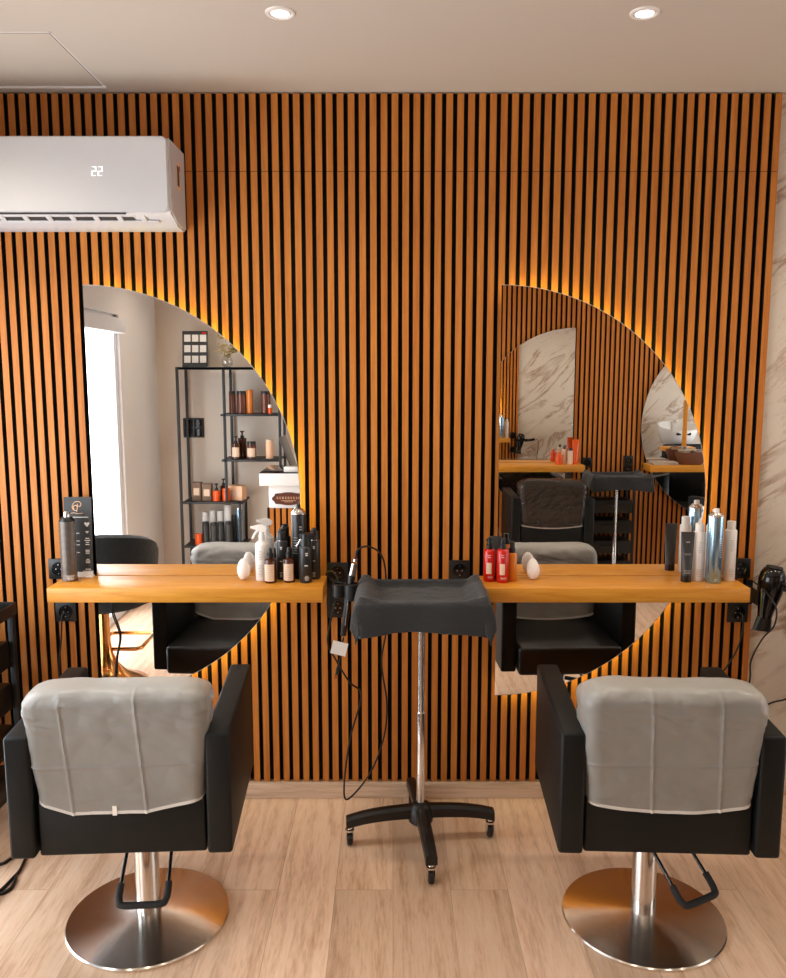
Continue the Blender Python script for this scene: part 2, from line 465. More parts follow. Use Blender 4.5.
# left wall with the glazed shop front
WY0, WY1, WZ1 = 0.40, 3.04, 2.13
bm = B()
box(bm, (XL - 0.15, YB - 0.12, 0), (XL, WY0, ZC)); box(bm, (XL - 0.15, WY1, 0), (XL, WF, ZC)); box(bm, (XL - 0.15, WY0, WZ1), (XL, WY1, ZC))
struct('wall_left', bm, M['plasterwhite'])
bm = B(); box(bm, (XL, YB, 0), (XL + 0.012, WY0 - 0.02, 0.065), 0.003); struct('baseboard_left', bm, M['base'])
w1 = tag(bpy.data.objects.new('window_1', None), kind='structure'); C.objects.link(w1); w1.location = (XL - 0.05, WY0, 0)
bm = B(); L = WY1 - WY0
for a, b in (((-0.03, 0, 0), (0.03, 0.06, WZ1)), ((-0.03, L - 0.06, 0), (0.03, L, WZ1)), ((-0.03, 0, WZ1 - 0.06), (0.03, L, WZ1)),
             ((-0.03, 0, 0), (0.03, L, 0.07)), ((-0.03, L / 2 - 0.04, 0), (0.03, L / 2 + 0.04, WZ1))):
    box(bm, a, b, 0.004)
obj('window_frame', bm, M['frame_white'], w1)
bm = B(); box(bm, (-0.006, 0.06, 0.07), (0.006, L - 0.06, WZ1 - 0.06)); obj('window_pane', bm, M['glass'], w1, False)
bm = B(); box(bm, (0.035, 0.02, WZ1 - 0.13), (0.11, L - 0.02, WZ1 - 0.03), 0.01); obj('blind_cassette', bm, M['whitepvc'], w1)
# unseen far right wall; its glazed front is added to let in fill
bm = B()
box(bm, (XR, YB - 0.12, 0), (XR + 0.15, 0.35, ZC)); box(bm, (XR, 2.65, 0), (XR + 0.15, WF, ZC)); box(bm, (XR, 0.35, 2.25), (XR + 0.15, 2.65, ZC))
struct('wall_right', bm, M['plasterwhite'])
w2 = tag(bpy.data.objects.new('fill_window_2', None), kind='structure'); C.objects.link(w2); w2.location = (XR + 0.05, 0.35, 0)
bm = B(); L = 2.3
for a, b in (((-0.03, 0, 0), (0.03, 0.06, 2.25)), ((-0.03, L - 0.06, 0), (0.03, L, 2.25)), ((-0.03, 0, 2.19), (0.03, L, 2.25)), ((-0.03, 0, 0), (0.03, L, 0.07))):
    box(bm, a, b, 0.004)
obj('window_frame', bm, M['frame_white'], w2)
bm = B(); box(bm, (-0.006, 0.06, 0.07), (0.006, L - 0.06, 2.19)); obj('window_pane', bm, M['glass'], w2, False)

# wall behind the camera: beige plaster, then slats facing the right-hand stations
SBX = 0.22
bm = B(); box(bm, (XL - 0.1, YB - 0.12, 0), (SBX, YB, ZC)); struct('wall_back', bm, M['plaster'])
slat_wall('trim_2', 'wall_back_right', [((SBX, YB - 0.12, 0), (XR + 0.1, YB - 0.022, ZC))], SBX, XR, YB - 0.022, 1)
bm = B(); box(bm, (XL, YB, 0), (SBX, YB + 0.012, 0.065), 0.003); box(bm, (SBX, YB - 0.022, 0), (XR, YB + 0.01, 0.065), 0.003); struct('baseboard_back', bm, M['base'])

# flush access hatch in the ceiling, top left
t = thing('ceiling_hatch', 'flush white access hatch in the ceiling above the air conditioner', 'hatch', (-1.592, 2.665, ZC))
bm = B(); box(bm, (0.006, 0.006, -0.003), (0.554, 0.464, 0.0), 0.001); obj('hatch_panel', bm, M['ceiling'], t)
bm = B()
for a, b in (((-0.002, -0.002, -0.0012), (0.562, 0.003, 0)), ((0.557, -0.002, -0.0012), (0.562, 0.472, 0)), ((-0.002, -0.002, -0.0012), (0.003, 0.472, 0)), ((-0.002, 0.467, -0.007), (0.567, 0.476, 0))):
    box(bm, a, b)
obj('hatch_frame', bm, M['plasterwhite'], t, False)

# recessed ceiling spotlights
def spotlight(x, y, label, grp='recessed ceiling spotlights'):
    t = thing('ceiling_spotlight', label, 'ceiling light', (x, y, ZC), 0, grp)
    bm = B(); lathe(bm, [(0.032, -0.001), (0.034, -0.005), (0.041, -0.004), (0.043, 0.0)], 40, cap=False)
    lathe(bm, [(0.032, -0.001), (0.026, -0.004)], 40, cap=False)
    obj('trim_ring', bm, M['whiteplastic'], t)
    bm = B(); lathe(bm, [(0.026, -0.0035), (0.015, -0.006), (0, -0.0075)], 32, cap=False); obj('lens', bm, M['lampglow'], t)
    l = bpy.data.lights.new('spot_beam', 'SPOT'); l.energy = SPOT_W; l.color = (1.0, 0.88, 0.72); l.spot_size = math.radians(130); l.spot_blend = 0.9; l.shadow_soft_size = 0.05
    lo = bpy.data.objects.new('spot_beam', l); C.objects.link(lo); lo.location = (0, 0, -0.03); lo.parent = t
    return t
spotlight(-0.322, 2.53, 'lit recessed spotlight, the left one of two in view on the ceiling')
spotlight(0.718, 2.53, 'lit recessed spotlight, the right one of two in view on the ceiling')
for x, y in ((-1.36, 2.53), (1.76, 2.53), (2.8, 2.53), (-1.36, 0.25), (-0.322, 0.25), (0.718, 0.25), (1.76, 0.25), (2.8, 0.25), (3.8, 1.4)):  # unseen spots: row in view continued, back row added for more light
    spotlight(x, y, 'lit recessed ceiling spotlight added out of view above the salon')

# ------------------------------------------------------------------ mirrors
YM = 3.155                                      # mirror face of the front wall
def arc(x0, zc, r, sgn, n=64, inset=0.0):
    """half disc with its straight edge at x0, bulging to sgn"""
    rr = r - inset
    return [(x0 + sgn * rr * math.sin(PI * i / n), zc + rr * math.cos(PI * i / n)) for i in range(n + 1)]

def wall_mirror(label, x0, zc, r, sgn, face, grp, side=1, lit=True, yaw=0.0):
    """side=1: on the front wall looking to -y; side=-1: on the back wall looking to +y"""
    t = thing('wall_mirror', label, 'mirror', (x0, face, zc), 0, grp)
    o = [(a - x0, b - zc) for a, b in arc(x0, zc, r, sgn)]
    bm = B(); prism(bm, o, 0.005 * side); obj('mirror_glass', bm, M['mirror'], t, False)
    i_ = [(a - x0, b - zc) for a, b in arc(x0, zc, r, sgn, inset=0.045)]
    i_ = [(a + sgn * 0.02, b) for a, b in i_]
    depth = abs((YF if side > 0 else YB) - face)
    bm = B(); prism(bm, i_, depth * side - 0.006 * side, T(0, 0.0055 * side, 0)); obj('backing_board', bm, M['blackmatte'], t, False)
    bm = B(); pts = [(a, 0.012 * side, b) for a, b in [(p - x0, q - zc) for p, q in arc(x0, zc, r, sgn, inset=0.016)]]
    tube(bm, pts[1:-1], 0.005, 6); obj('led_strip', bm, M['led'] if lit else M['whiteplastic'], t)
    bm = B(); e = arc(0, 0, r + 0.0006, sgn); f = arc(0, 0, r - 0.0016, sgn)
    vs = []
    for (a, b), (c_, d) in zip(e, f): vs.append([bm.verts.new((a, y * side, b)) for y in (-0.0004, 0.0052)] + [bm.verts.new((c_, y * side, d)) for y in (0.0052, -0.0004)])
    for p, q in zip(vs, vs[1:]):
        for k in range(4): bm.faces.new((p[k], q[k], q[(k + 1) % 4], p[(k + 1) % 4]))
    obj('polished_edge', bm, M['printgrey'], t)
    t.rotation_euler = (0, 0, yaw)
    return t
wall_mirror('left half-moon wall mirror lit along its arc, behind the left shelf', -1.152, 1.250, 0.796, 1, YM, 'half-moon mirrors on the front wall')
wall_mirror('right half-moon wall mirror lit along its arc, behind the right shelf', 0.404, 1.250, 0.796, 1, YM, 'half-moon mirrors on the front wall')
wall_mirror('half-moon mirror reflected in the right mirror, showing marble over the shelf with orange tube', 1.47, 1.30, 0.79, -1, YB + 0.035, 'half-moon mirrors on the wall behind the camera', -1, False, 0.02)
wall_mirror('half-moon mirror reflected at the right rim of the right mirror, above the wicker basket', 2.82, 1.30, 0.79, -1, YB + 0.035, 'half-moon mirrors on the wall behind the camera', -1, False)

# ------------------------------------------------------------------ shelves
ZS = 0.941
def wall_shelf(label, x0, x1, y0, y1, ztop, wally, grp):
    t = thing('wall_shelf', label, 'shelf', ((x0 + x1) / 2, (y0 + y1) / 2, ztop), 0, grp)
    h = (x1 - x0) / 2; d = (y1 - y0) / 2; cy = (y0 + y1) / 2
    bm = B(); box(bm, (-h, -d, -0.054), (h, d, 0), 0.0025); obj('board', bm, M['pine'], t)
    for s in (-1, 1):
        a, b = sorted((s * h, s * (h - 0.06)))
        ya, yb = sorted((d * (1 if wally > cy else -1), wally - cy))
        bm = B(); box(bm, (a + 0.005, ya, -0.045), (b - 0.005, yb, -0.02)); obj('bracket', bm, M['blackmatte'], t, False)
    return t
wall_shelf('thick orange pine wall shelf under the left mirror', -1.268, -0.257, 2.958, 3.151, ZS, YF, 'pine shelves on the front wall')
wall_shelf('thick orange pine wall shelf under the right mirror', 0.323, 1.309, 2.958, 3.151, ZS, YF, 'pine shelves on the front wall')
ZO = 1.0
wall_shelf('pine shelf with orange tube on it, seen in the right mirror above the clear-covered chair', 0.50, 1.53, YB + 0.045, YB + 0.25, ZO, YB, 'pine shelves on the wall behind the camera')
wall_shelf('pine shelf carrying magazines and a wicker basket, seen in the right mirror', 2.05, 3.0, YB + 0.045, YB + 0.25, ZO, YB, 'pine shelves on the wall behind the camera')

# ------------------------------------------------------------------ power sockets
def socket(x, z, label, rows=1, y=YF, sgn=-1, grp='black wall sockets'):
    t = thing('wall_socket', label, 'socket', (x, y, z), 0 if sgn < 0 else PI, grp)
    h = 0.0405 + 0.0355 * (rows - 1)
    bm = B(); box(bm, (-0.0405, -0.010, -h), (0.0405, 0, h), 0.003); obj('cover_frame', bm, M['blackplastic'], t)
    for k in range(rows):
        zc = h - 0.0405 - 0.071 * k
        bm = B(); m = T(0, -0.010, zc) @ R(PI / 2, 'X')
        lathe(bm, [(0.0275, 0.0), (0.027, 0.0022), (0.0205, 0.0022), (0.0195, 0.0008), (0.0, 0.0008)], 28, m, cap=False)
        obj('socket_insert', bm, M['blackgloss'], t)
        bm = B()
        for s in (-1, 1): lathe(bm, [(0.003, 0), (0.003, 0.0016), (0, 0.0016)], 10, m @ T(s * 0.0095, 0, 0), cap=False)
        for s in (-1, 1): box(bm, (-0.002, -0.0128, zc + s * 0.018 - 0.002), (0.002, -0.0105, zc + s * 0.018 + 0.002))
        obj('contact', bm, M['steel_plain'], t)
    return t
socket(-1.315, 0.958, 'black wall socket above the left end of the left shelf')
socket(-1.296, 0.785, 'black wall socket below the left end of the left shelf')
socket(-0.218, 0.872, 'black triple wall socket strip right of the left shelf', 3)
socket(0.262, 0.952, 'black wall socket between the towel tray and the right shelf')
socket(1.366, 0.960, 'black wall socket above the right end of the right shelf')
socket(1.366, 0.782, 'black wall socket below the right end of the right shelf, cable plugged in')
socket(1.60, 1.0, 'black wall socket reflected in the right mirror beside the orange tube', 1, YB, 1)
socket(1.94, 0.98, 'black double wall socket reflected in the right mirror left of the magazines', 2, YB, 1)

# ------------------------------------------------------------------ air conditioner
t = thing('air_conditioner', 'white split air conditioner high on the slat wall, showing 22', 'air conditioner', (-0.77, YF, 2.243))
AW = 0.84
def xprism(bm, prof, x0, x1):
    a = [bm.verts.new((x0, y, z)) for y, z in prof]; b = [bm.verts.new((x1, y, z)) for y, z in prof]; n = len(prof)
    bm.faces.new(a[::-1]); bm.faces.new(b)
    for i in range(n): bm.faces.new((a[i], a[(i + 1) % n], b[(i + 1) % n], b[i]))
prof = [(0, 0.0), (0, 0.282), (-0.19, 0.282), (-0.205, 0.272), (-0.205, 0.035), (-0.195, 0.028), (-0.155, 0.020), (-0.10, 0.0), (-0.02, -0.003)]
bm = B(); xprism(bm, prof, -AW, 0); bmesh.ops.bevel(bm, geom=[e for e in bm.edges if abs(e.verts[0].co.x - e.verts[1].co.x) < 1e-6], offset=0.006, segments=3, affect='EDGES')
obj('body', bm, M['acwhite'], t, angle=35)
o_ = []
for cx_, cz_, a0 in ((-0.028, 0.261, 90), (-AW + 0.022, 0.261, 180), (-AW + 0.022, 0.053, 270), (-0.028, 0.053, 360)):
    for k in range(7):
        a = math.radians(a0 - 15 * k); o_.append((cx_ + 0.022 * math.cos(a), cz_ + 0.022 * math.sin(a)))
bm = B(); o_ = [(p, q) for p, q in o_]
o_ = sorted(o_, key=lambda p: math.atan2((p[1] - 0.157) * 3, p[0] + AW / 2))
prism(bm, o_, 0.014, T(0, -0.219, 0))
bmesh.ops.bevel(bm, geom=[e for e in bm.edges if abs(e.verts[0].co.y + 0.219) < 1e-5 and abs(e.verts[1].co.y + 0.219) < 1e-5], offset=0.004, segments=2, affect='EDGES')
obj('front_panel', bm, M['acwhite'], t)
# slot under the panel, shade painted as dark strips; louvre blades and a flap
ang = math.atan2(0.020, 0.055)
mt = T(0, -0.155, 0.0195) @ R(-ang, 'X')
bm = B(); box(bm, (-AW + 0.01, -0.2135, 0.0255), (-0.16, -0.2035, 0.0305)); obj('panel_gap_shade', bm, M['acdark'], t, False)
bm = B(); box(bm, (-0.80, -0.036, -0.002), (-0.145, 0.008, 0.004), mat=mt); obj('air_outlet_shade', bm, M['acdark'], t, False)
for k in range(9):
    x = -0.785 + k * 0.083
    bm = B(); box(bm, (x, -0.036, -0.006), (x + 0.02, 0.010, 0.0), 0.002, mat=mt); obj('louver_vane', bm, M['acwhite'], t)
bm = B(); box(bm, (-0.80, -0.030, -0.005), (-0.135, -0.024, -0.001), 0.001, mat=mt); box(bm, (-0.80, 0.006, -0.006), (-0.06, 0.022, -0.001), 0.002, mat=mt); obj('flap', bm, M['acwhite'], t)
# lit figures
def seg7(bm, x, z, w, h, which, y, slant=0.12, th=0.0032):
    pts = {'a': ((0, h), (w, h)), 'b': ((w, h), (w, h / 2)), 'c': ((w, h / 2), (w, 0)), 'd': ((0, 0), (w, 0)), 'e': ((0, h / 2), (0, 0)), 'f': ((0, h), (0, h / 2)), 'g': ((0, h / 2), (w, h / 2))}
    for k in which:
        (ax, az), (bx, bz) = pts[k]
        lo = (x + min(ax, bx) - th / 2 + slant * (az + bz) / 2, y - 0.0006, z + min(az, bz) - th / 2 + 0.001)
        hi = (x + max(ax, bx) + th / 2 + slant * (az + bz) / 2, y, z + max(az, bz) + th / 2 - 0.001)
        box(bm, lo, hi)
bm = B(); seg7(bm, -0.268, 0.152, 0.0115, 0.029, 'abged', -0.219); seg7(bm, -0.246, 0.152, 0.0115, 0.029, 'abged', -0.219); obj('temperature_digits', bm, M['digit'], t, False)
bm = B(); box(bm, (0.0, -0.125, 0.125), (0.0012, -0.075, 0.225), 0.0005); obj('side_sticker', bm, M['labelpaper'], t)
bm = B()
for k in range(5): box(bm, (0.001, -0.118 + k * 0.006, 0.14), (0.0018, -0.115 + k * 0.006, 0.21))
obj('sticker_print', bm, M['printdark'], t, False)
bm = B(); box(bm, (0.001, -0.086, 0.195), (0.0018, -0.078, 0.215)); obj('warning_mark', bm, M['orange'], t, False)

# ------------------------------------------------------------------ salon chairs
def shell(hw_top, hw_bot, hd, z0, z1, rx, ry, rz, y_top, y_bot, z_open, nz=26, nlong=40, nshort=8, ncorner=6, disp=None, closed=True, hem=None):
    """a cushion-like block: rounded-rectangle rings from z0 up to a rounded top; returns bmesh"""
    bm = B(); rings = []
    def ring(hw, hd_, rc, z, cy, frac):
        pts = []; rc = min(rc, hd_ * 0.98, hw * 0.98)
        corners = [(hw - rc, -hd_ + rc, -90), (hw - rc, hd_ - rc, 0), (-hw + rc, hd_ - rc, 90), (-hw + rc, -hd_ + rc, 180)]
        for ci, (cx, cyy, a0) in enumerate(corners):
            for k in range(ncorner):
                a = math.radians(a0 + 90 * k / (ncorner - 1)); pts.append((cx + rc * math.cos(a), cyy + rc * math.sin(a), math.cos(a), math.sin(a)))
            nx = corners[(ci + 1) % 4]; n = nshort if ci % 2 == 0 else nlong
            ea = math.radians(a0 + 90); p0 = (cx + rc * math.cos(ea), cyy + rc * math.sin(ea)); p1 = (nx[0] + rc * math.cos(ea), nx[1] + rc * math.sin(ea))
            for k in range(1, n): pts.append((p0[0] + (p1[0] - p0[0]) * k / n, p0[1] + (p1[1] - p0[1]) * k / n, math.cos(ea), math.sin(ea)))
        out = []
        for (px, py, nx_, ny_) in pts:
            zz = z
            if hem is not None and frac < 0.5:
                zz = z + hem(px) * (1 - frac / 0.5)
            d = disp(px, py, zz, nx_, ny_) if disp else 0.0
            out.append(bm.verts.new((px + nx_ * d, py + cy + ny_ * d, zz)))
        return out
    H_ = z1 - z0
    levels = []
    for i in range(nz + 1):
        f = i / nz; levels.append((z0 + (H_ - rz) * f, 0.0, 0.0))
    nt = 8
    for k in range(1, nt + 1):
        a = PI / 2 * k / nt; levels.append((z1 - rz + rz * math.sin(a), rx * (1 - math.cos(a)), ry * (1 - math.cos(a))))
    for z, ix, iy in levels:
        f = (z - z0) / H_
        hw = hw_bot + (hw_top - hw_bot) * f - ix
        rings.append(ring(hw, hd - iy, min(0.03, hd * 0.6), z, y_bot + (y_top - y_bot) * f, f))
    for a, b in zip(rings, rings[1:]):
        n = len(a)
        for i in range(n): bm.faces.new((a[i], a[(i + 1) % n], b[(i + 1) % n], b[i]))
    # top strip between the two long sides
    top = rings[-1]; n = len(top); bm.faces.new(top)
    if closed: bm.faces.new(rings[0][::-1])
    return bm, rings[0]

def cover_parts(parent, seed, hem, film_, hemm, tagmat, gloss=False, creases=(-0.105, 0.105)):
    def disp(x, y, z, nx, ny):
        p = Vector((x * 7 + seed * 3.1, y * 7, z * 9))
        d = 0.005 * abs(noise.noise(p) + 0.5 * noise.noise(p * 2.7))
        topw = max(0, (z - 0.72) / 0.16)
        d += 0.020 * topw * abs(noise.noise(Vector((x * 11 + seed, y * 3, z * 38 + x * 6)))) - 0.002 * topw
        if ny < -0.5:                                     # folds left from the packet on the rear face
            for x0 in creases:
                d += 0.0042 * math.exp(-((x - x0 + 0.05 * (z - .6)) / 0.0035) ** 2)
            d += 0.003 * math.exp(-((z - 0.655 - 0.02 * x) / 0.0035) ** 2)
            d += 0.003 * noise.noise(Vector((x * 18 + z * 12, seed * 2, z * 16))) if z > 0.55 else 0.0
        if gloss: d += 0.008 * abs(noise.noise(Vector((x * 16 + z * 9, seed, z * 14))))
        return max(d, 0.0) + 0.006
    bm, r0 = shell(0.245, 0.2215, 0.072, 0.510, 0.872, 0.07, 0.050, 0.058, -0.238, -0.204, None, nz=80, nlong=120, nshort=10, disp=disp, closed=False, hem=hem)
    loop = [v.co.copy() for v in r0]
    o = obj('back_cover', bm, film_, parent, angle=60)
    bm = B()
    rings = []
    for v in loop:
        n = Vector((v.x, v.y + 0.204, 0)); n = Vector((0, math.copysign(1, n.y), 0)) if abs(v.x) < 0.2 else n.normalized()
        rings.append([bm.verts.new(v + n * d + Vector((0, 0, z))) for d, z in ((0.0012, -0.001), (0.0012, 0.008), (-0.0012, 0.008), (-0.0012, -0.001))])
    m_ = len(rings)
    for i in range(m_):
        a, b = rings[i], rings[(i + 1) % m_]
        for k in range(4): bm.faces.new((a[k], b[k], b[(k + 1) % 4], a[(k + 1) % 4]))
    obj('hem', bm, hemm, o)
    if tagmat is not None:
        zc = 0.510 + hem(0.0)
        bm = B(); box(bm, (-0.020, -0.2865, zc - 0.004), (-0.008, -0.2855, zc + 0.024)); obj('care_tag', bm, tagmat, o, False)
    return o

def make_chair(name, label, loc, rz, grp, pedal_rot=0.0, base_dx=0.0, pedal_dx=0.0):
    t = thing(name, label, 'chair', loc, rz, grp)
    bm = B(); lathe(bm, [(0.0, 0.0), (0.250, 0.0), (0.2525, 0.003), (0.2525, 0.008), (0.249, 0.0115), (0.18, 0.0175), (0.09, 0.024), (0.043, 0.03), (0.0, 0.03)], 96, T(base_dx, 0, 0))
    obj('base_plate', bm, M['steel'], t, angle=30)
    bm = B(); lathe(bm, [(0.0385, 0.028), (0.0385, 0.085), (0.0375, 0.087), (0.0375, 0.245), (0.0365, 0.247), (0.0365, 0.377)], 40, T(base_dx, 0, 0)); obj('column', bm, M['steel_plain'], t, angle=30)
    bm = B(); box(bm, (-0.16, -0.17, 0.345), (0.16, 0.17, 0.378), 0.006); lathe(bm, [(0.06, 0.325), (0.06, 0.35)], 24, T(base_dx, 0, 0)); obj('seat_frame', bm, M['blackmatte'], t)
    bm = B(); box(bm, (-0.2325, -0.243, 0.378), (0.2325, 0.295, 0.508), 0.016, 3); obj('seat', bm, M['leather_seat'], t)
    for s in (-1, 1):
        bm = B(); a, b = sorted((s * 0.236, s * 0.306))
        vs = box(bm, (a, -0.285, 0.381), (b, 0.25, 0.738), 0.010, 3)
        for v in vs:                                          # front of the arm rises a little
            if v.co.z > 0.6: v.co.z += 0.008 * (v.co.y + 0.285) / 0.5
        obj('armrest', bm, M['leather'], t)
    bm = B(); box(bm, (-0.232, -0.266, 0.378), (0.232, -0.244, 0.545), 0.008, 3); obj('rear_panel', bm, M['leather'], t)
    bm, _ = shell(0.238, 0.218, 0.060, 0.51, 0.862, 0.06, 0.045, 0.05, -0.236, -0.200, None); obj('backrest', bm, M['leather'], t)
    m = T(base_dx + pedal_dx, 0, 0) @ R(pedal_rot, 'Z')
    bm = B(); q = [(0.062, 0.02, 0.345), (0.066, -0.08, 0.285), (0.070, -0.185, 0.200)]
    p = smoothpts(q, 4) + [Vector(v) for v in ((0.063, -0.203, 0.186), (0.052, -0.208, 0.182))]
    p = p + [Vector((-v.x, v.y, v.z)) for v in reversed(p)]
    tube(bm, p, 0.0055, 10, mat=m); ped = obj('pump_pedal', bm, M['chrome'] if False else M['blackgloss'], t)
    bm = B(); p = [(0.0692, -0.160, 0.222), (0.070, -0.185, 0.200), (0.0665, -0.198, 0.190), (0.056, -0.2075, 0.183), (0, -0.2085, 0.182), (-0.056, -0.2075, 0.183), (-0.0665, -0.198, 0.190), (-0.070, -0.185, 0.200), (-0.0692, -0.160, 0.222)]
    tube(bm, smoothpts(p, 6), 0.0105, 12, mat=m); obj('rubber_grip', bm, M['rubber'], ped)
    return t

def hem_left(x):
    return max(0.0, (-0.13 - x) * 0.34, (x - 0.07) * 0.20)
def hem_right(x): return 0.022 * (x / 0.23) ** 2
GC = 'black salon styling chairs'
c1 = make_chair('styling_chair', 'black styling chair with frosted plastic back cover, in front of the left mirror', (-0.772, 2.44, 0), math.radians(3.2), GC, math.radians(1), -0.006, 0.03)
cover_parts(c1, 1.0, lambda x: hem_left(x), M['film'], M['hem'], M['paper'], creases=(-0.13, 0.07))
c2 = make_chair('styling_chair', 'black styling chair with frosted plastic back cover, in front of the right mirror', (0.782, 2.44, 0), math.radians(-2.6), GC, math.radians(31), 0.014, 0.012)
cover_parts(c2, 5.0, hem_right, M['film'], M['hem'], None, creases=(-0.055, 0.13))
def lift(t, dz):
    for ch in t.children:
        if ch.name.split('.')[0] not in ('base_plate',): ch.location.z += dz
c3 = dup(c1, (1.17, 0.03, 0), PI, 'black styling chair with clear glossy back cover, reflected in the right mirror', GC, skip=('back_cover',))
cover_parts(c3, 9.0, hem_right, M['clearfilm'], M['clearhem'], None, True); lift(c3, 0.085)
c4 = dup(c1, (2.62, 0.10, 0), PI - math.radians(40), 'black styling chair reflected at the right rim of the right mirror, under the magazine shelf', GC, skip=('back_cover',)); lift(c4, 0.06)

# ------------------------------------------------------------------ trolley with tray
def castor(parent, x, y, a):
    bm = B(); m = T(x, y, 0) @ R(a, 'Z')
    lathe(bm, [(0.0, 0.090), (0.010, 0.090), (0.010, 0.066), (0.017, 0.064), (0.017, 0.058), (0.0, 0.058)], 16, m)
    box(bm, (-0.014, -0.012, 0.026), (-0.0115, 0.016, 0.062), 0.001, mat=m); box(bm, (0.0115, -0.012, 0.026), (0.014, 0.016, 0.062), 0.001, mat=m)
    box(bm, (-0.014, -0.012, 0.055), (0.014, 0.016, 0.060), 0.001, mat=m)
    c_ = obj('castor', bm, M['chrome'], parent)
    bm = B(); lathe(bm, [(0.0, -0.0105), (0.020, -0.0105), (0.0255, -0.006), (0.0255, 0.006), (0.020, 0.0105), (0.0, 0.0105)], 24, m @ T(0, 0.004, 0.0255) @ R(PI / 2, 'Y')); obj('wheel', bm, M['blackplastic'], c_)

def make_trolley(label, loc, rz):
    t = thing('tray_trolley', label, 'trolley', loc, rz, 'tray trolleys on castors')
    bm = B(); lathe(bm, [(0.0, 0.075), (0.035, 0.075), (0.045, 0.085), (0.045, 0.130), (0.034, 0.148), (0.018, 0.158), (0.0, 0.158)], 28); obj('hub', bm, M['blackplastic'], t)
    for k in range(4):
        a = math.radians(186 + 90 * k); d = Vector((math.cos(a), math.sin(a), 0)); n = Vector((-d.y, d.x, 0))
        bm = B(); rings = []
        N = 12
        for i in range(N + 1):
            f = i / N; r = 0.02 + 0.255 * f
            zt = 0.146 - 0.010 * f - 0.024 * f ** 3; hh = 0.044 - 0.006 * f; w = 0.022 - 0.002 * f
            c_ = d * r
            sec = [(-w, zt - hh), (w, zt - hh), (w, zt - 0.010), (w * 0.55, zt), (-w * 0.55, zt), (-w, zt - 0.010)]
            rings.append([bm.verts.new((c_.x + n.x * u, c_.y + n.y * u, z)) for u, z in sec])
        for p, q in zip(rings, rings[1:]):
            for i in range(6): bm.faces.new((p[i], p[(i + 1) % 6], q[(i + 1) % 6], q[i]))
        bm.faces.new(rings[0][::-1]); bm.faces.new(rings[-1])
        bmesh.ops.bevel(bm, geom=[e for e in bm.edges if not e.is_boundary and len(e.link_faces) == 2 and e.calc_face_angle(0) > 1.0], offset=0.003, segments=2, affect='EDGES')
        obj('leg', bm, M['blackplastic'], t)
        castor(t, d.x * 0.262, d.y * 0.262, 0.12)
    bm = B(); lathe(bm, [(0.0155, 0.12), (0.0155, 0.50), (0.0145, 0.502), (0.0145, 0.502), (0.0125, 0.505), (0.0125, 0.92)], 24); obj('pole', bm, M['steel_plain'], t)
    return t
def tray_part(t):
    bm = B()
    w, d, z = 0.210, 0.170, 0.918
    box(bm, (-w, -d, z), (w, d, z + 0.006), 0.002)
    for a, b in (((-w, -d, z), (w, -d + 0.012, z + 0.036)), ((-w, d - 0.012, z), (w, d, z + 0.036)), ((-w, -d, z), (-w + 0.012, d, z + 0.036)), ((w - 0.012, -d, z), (w, d, z + 0.036))):
        box(bm, a, b, 0.004)
    box(bm, (-0.03, d, z + 0.002), (0.03, d + 0.018, z + 0.012), 0.004)
    obj('tray', bm, M['blackplastic'], t)
    bm = B(); lathe(bm, [(0.0, z - 0.02), (0.06, z - 0.02), (0.07, z)], 24); obj('tray_mount', bm, M['blackmatte'], t)
TX, TY = 0.102, 2.875
tr1 = make_trolley('black tray trolley on a chrome pole with four castor legs, between the two chairs', (TX, TY, 0), 0); tray_part(tr1)

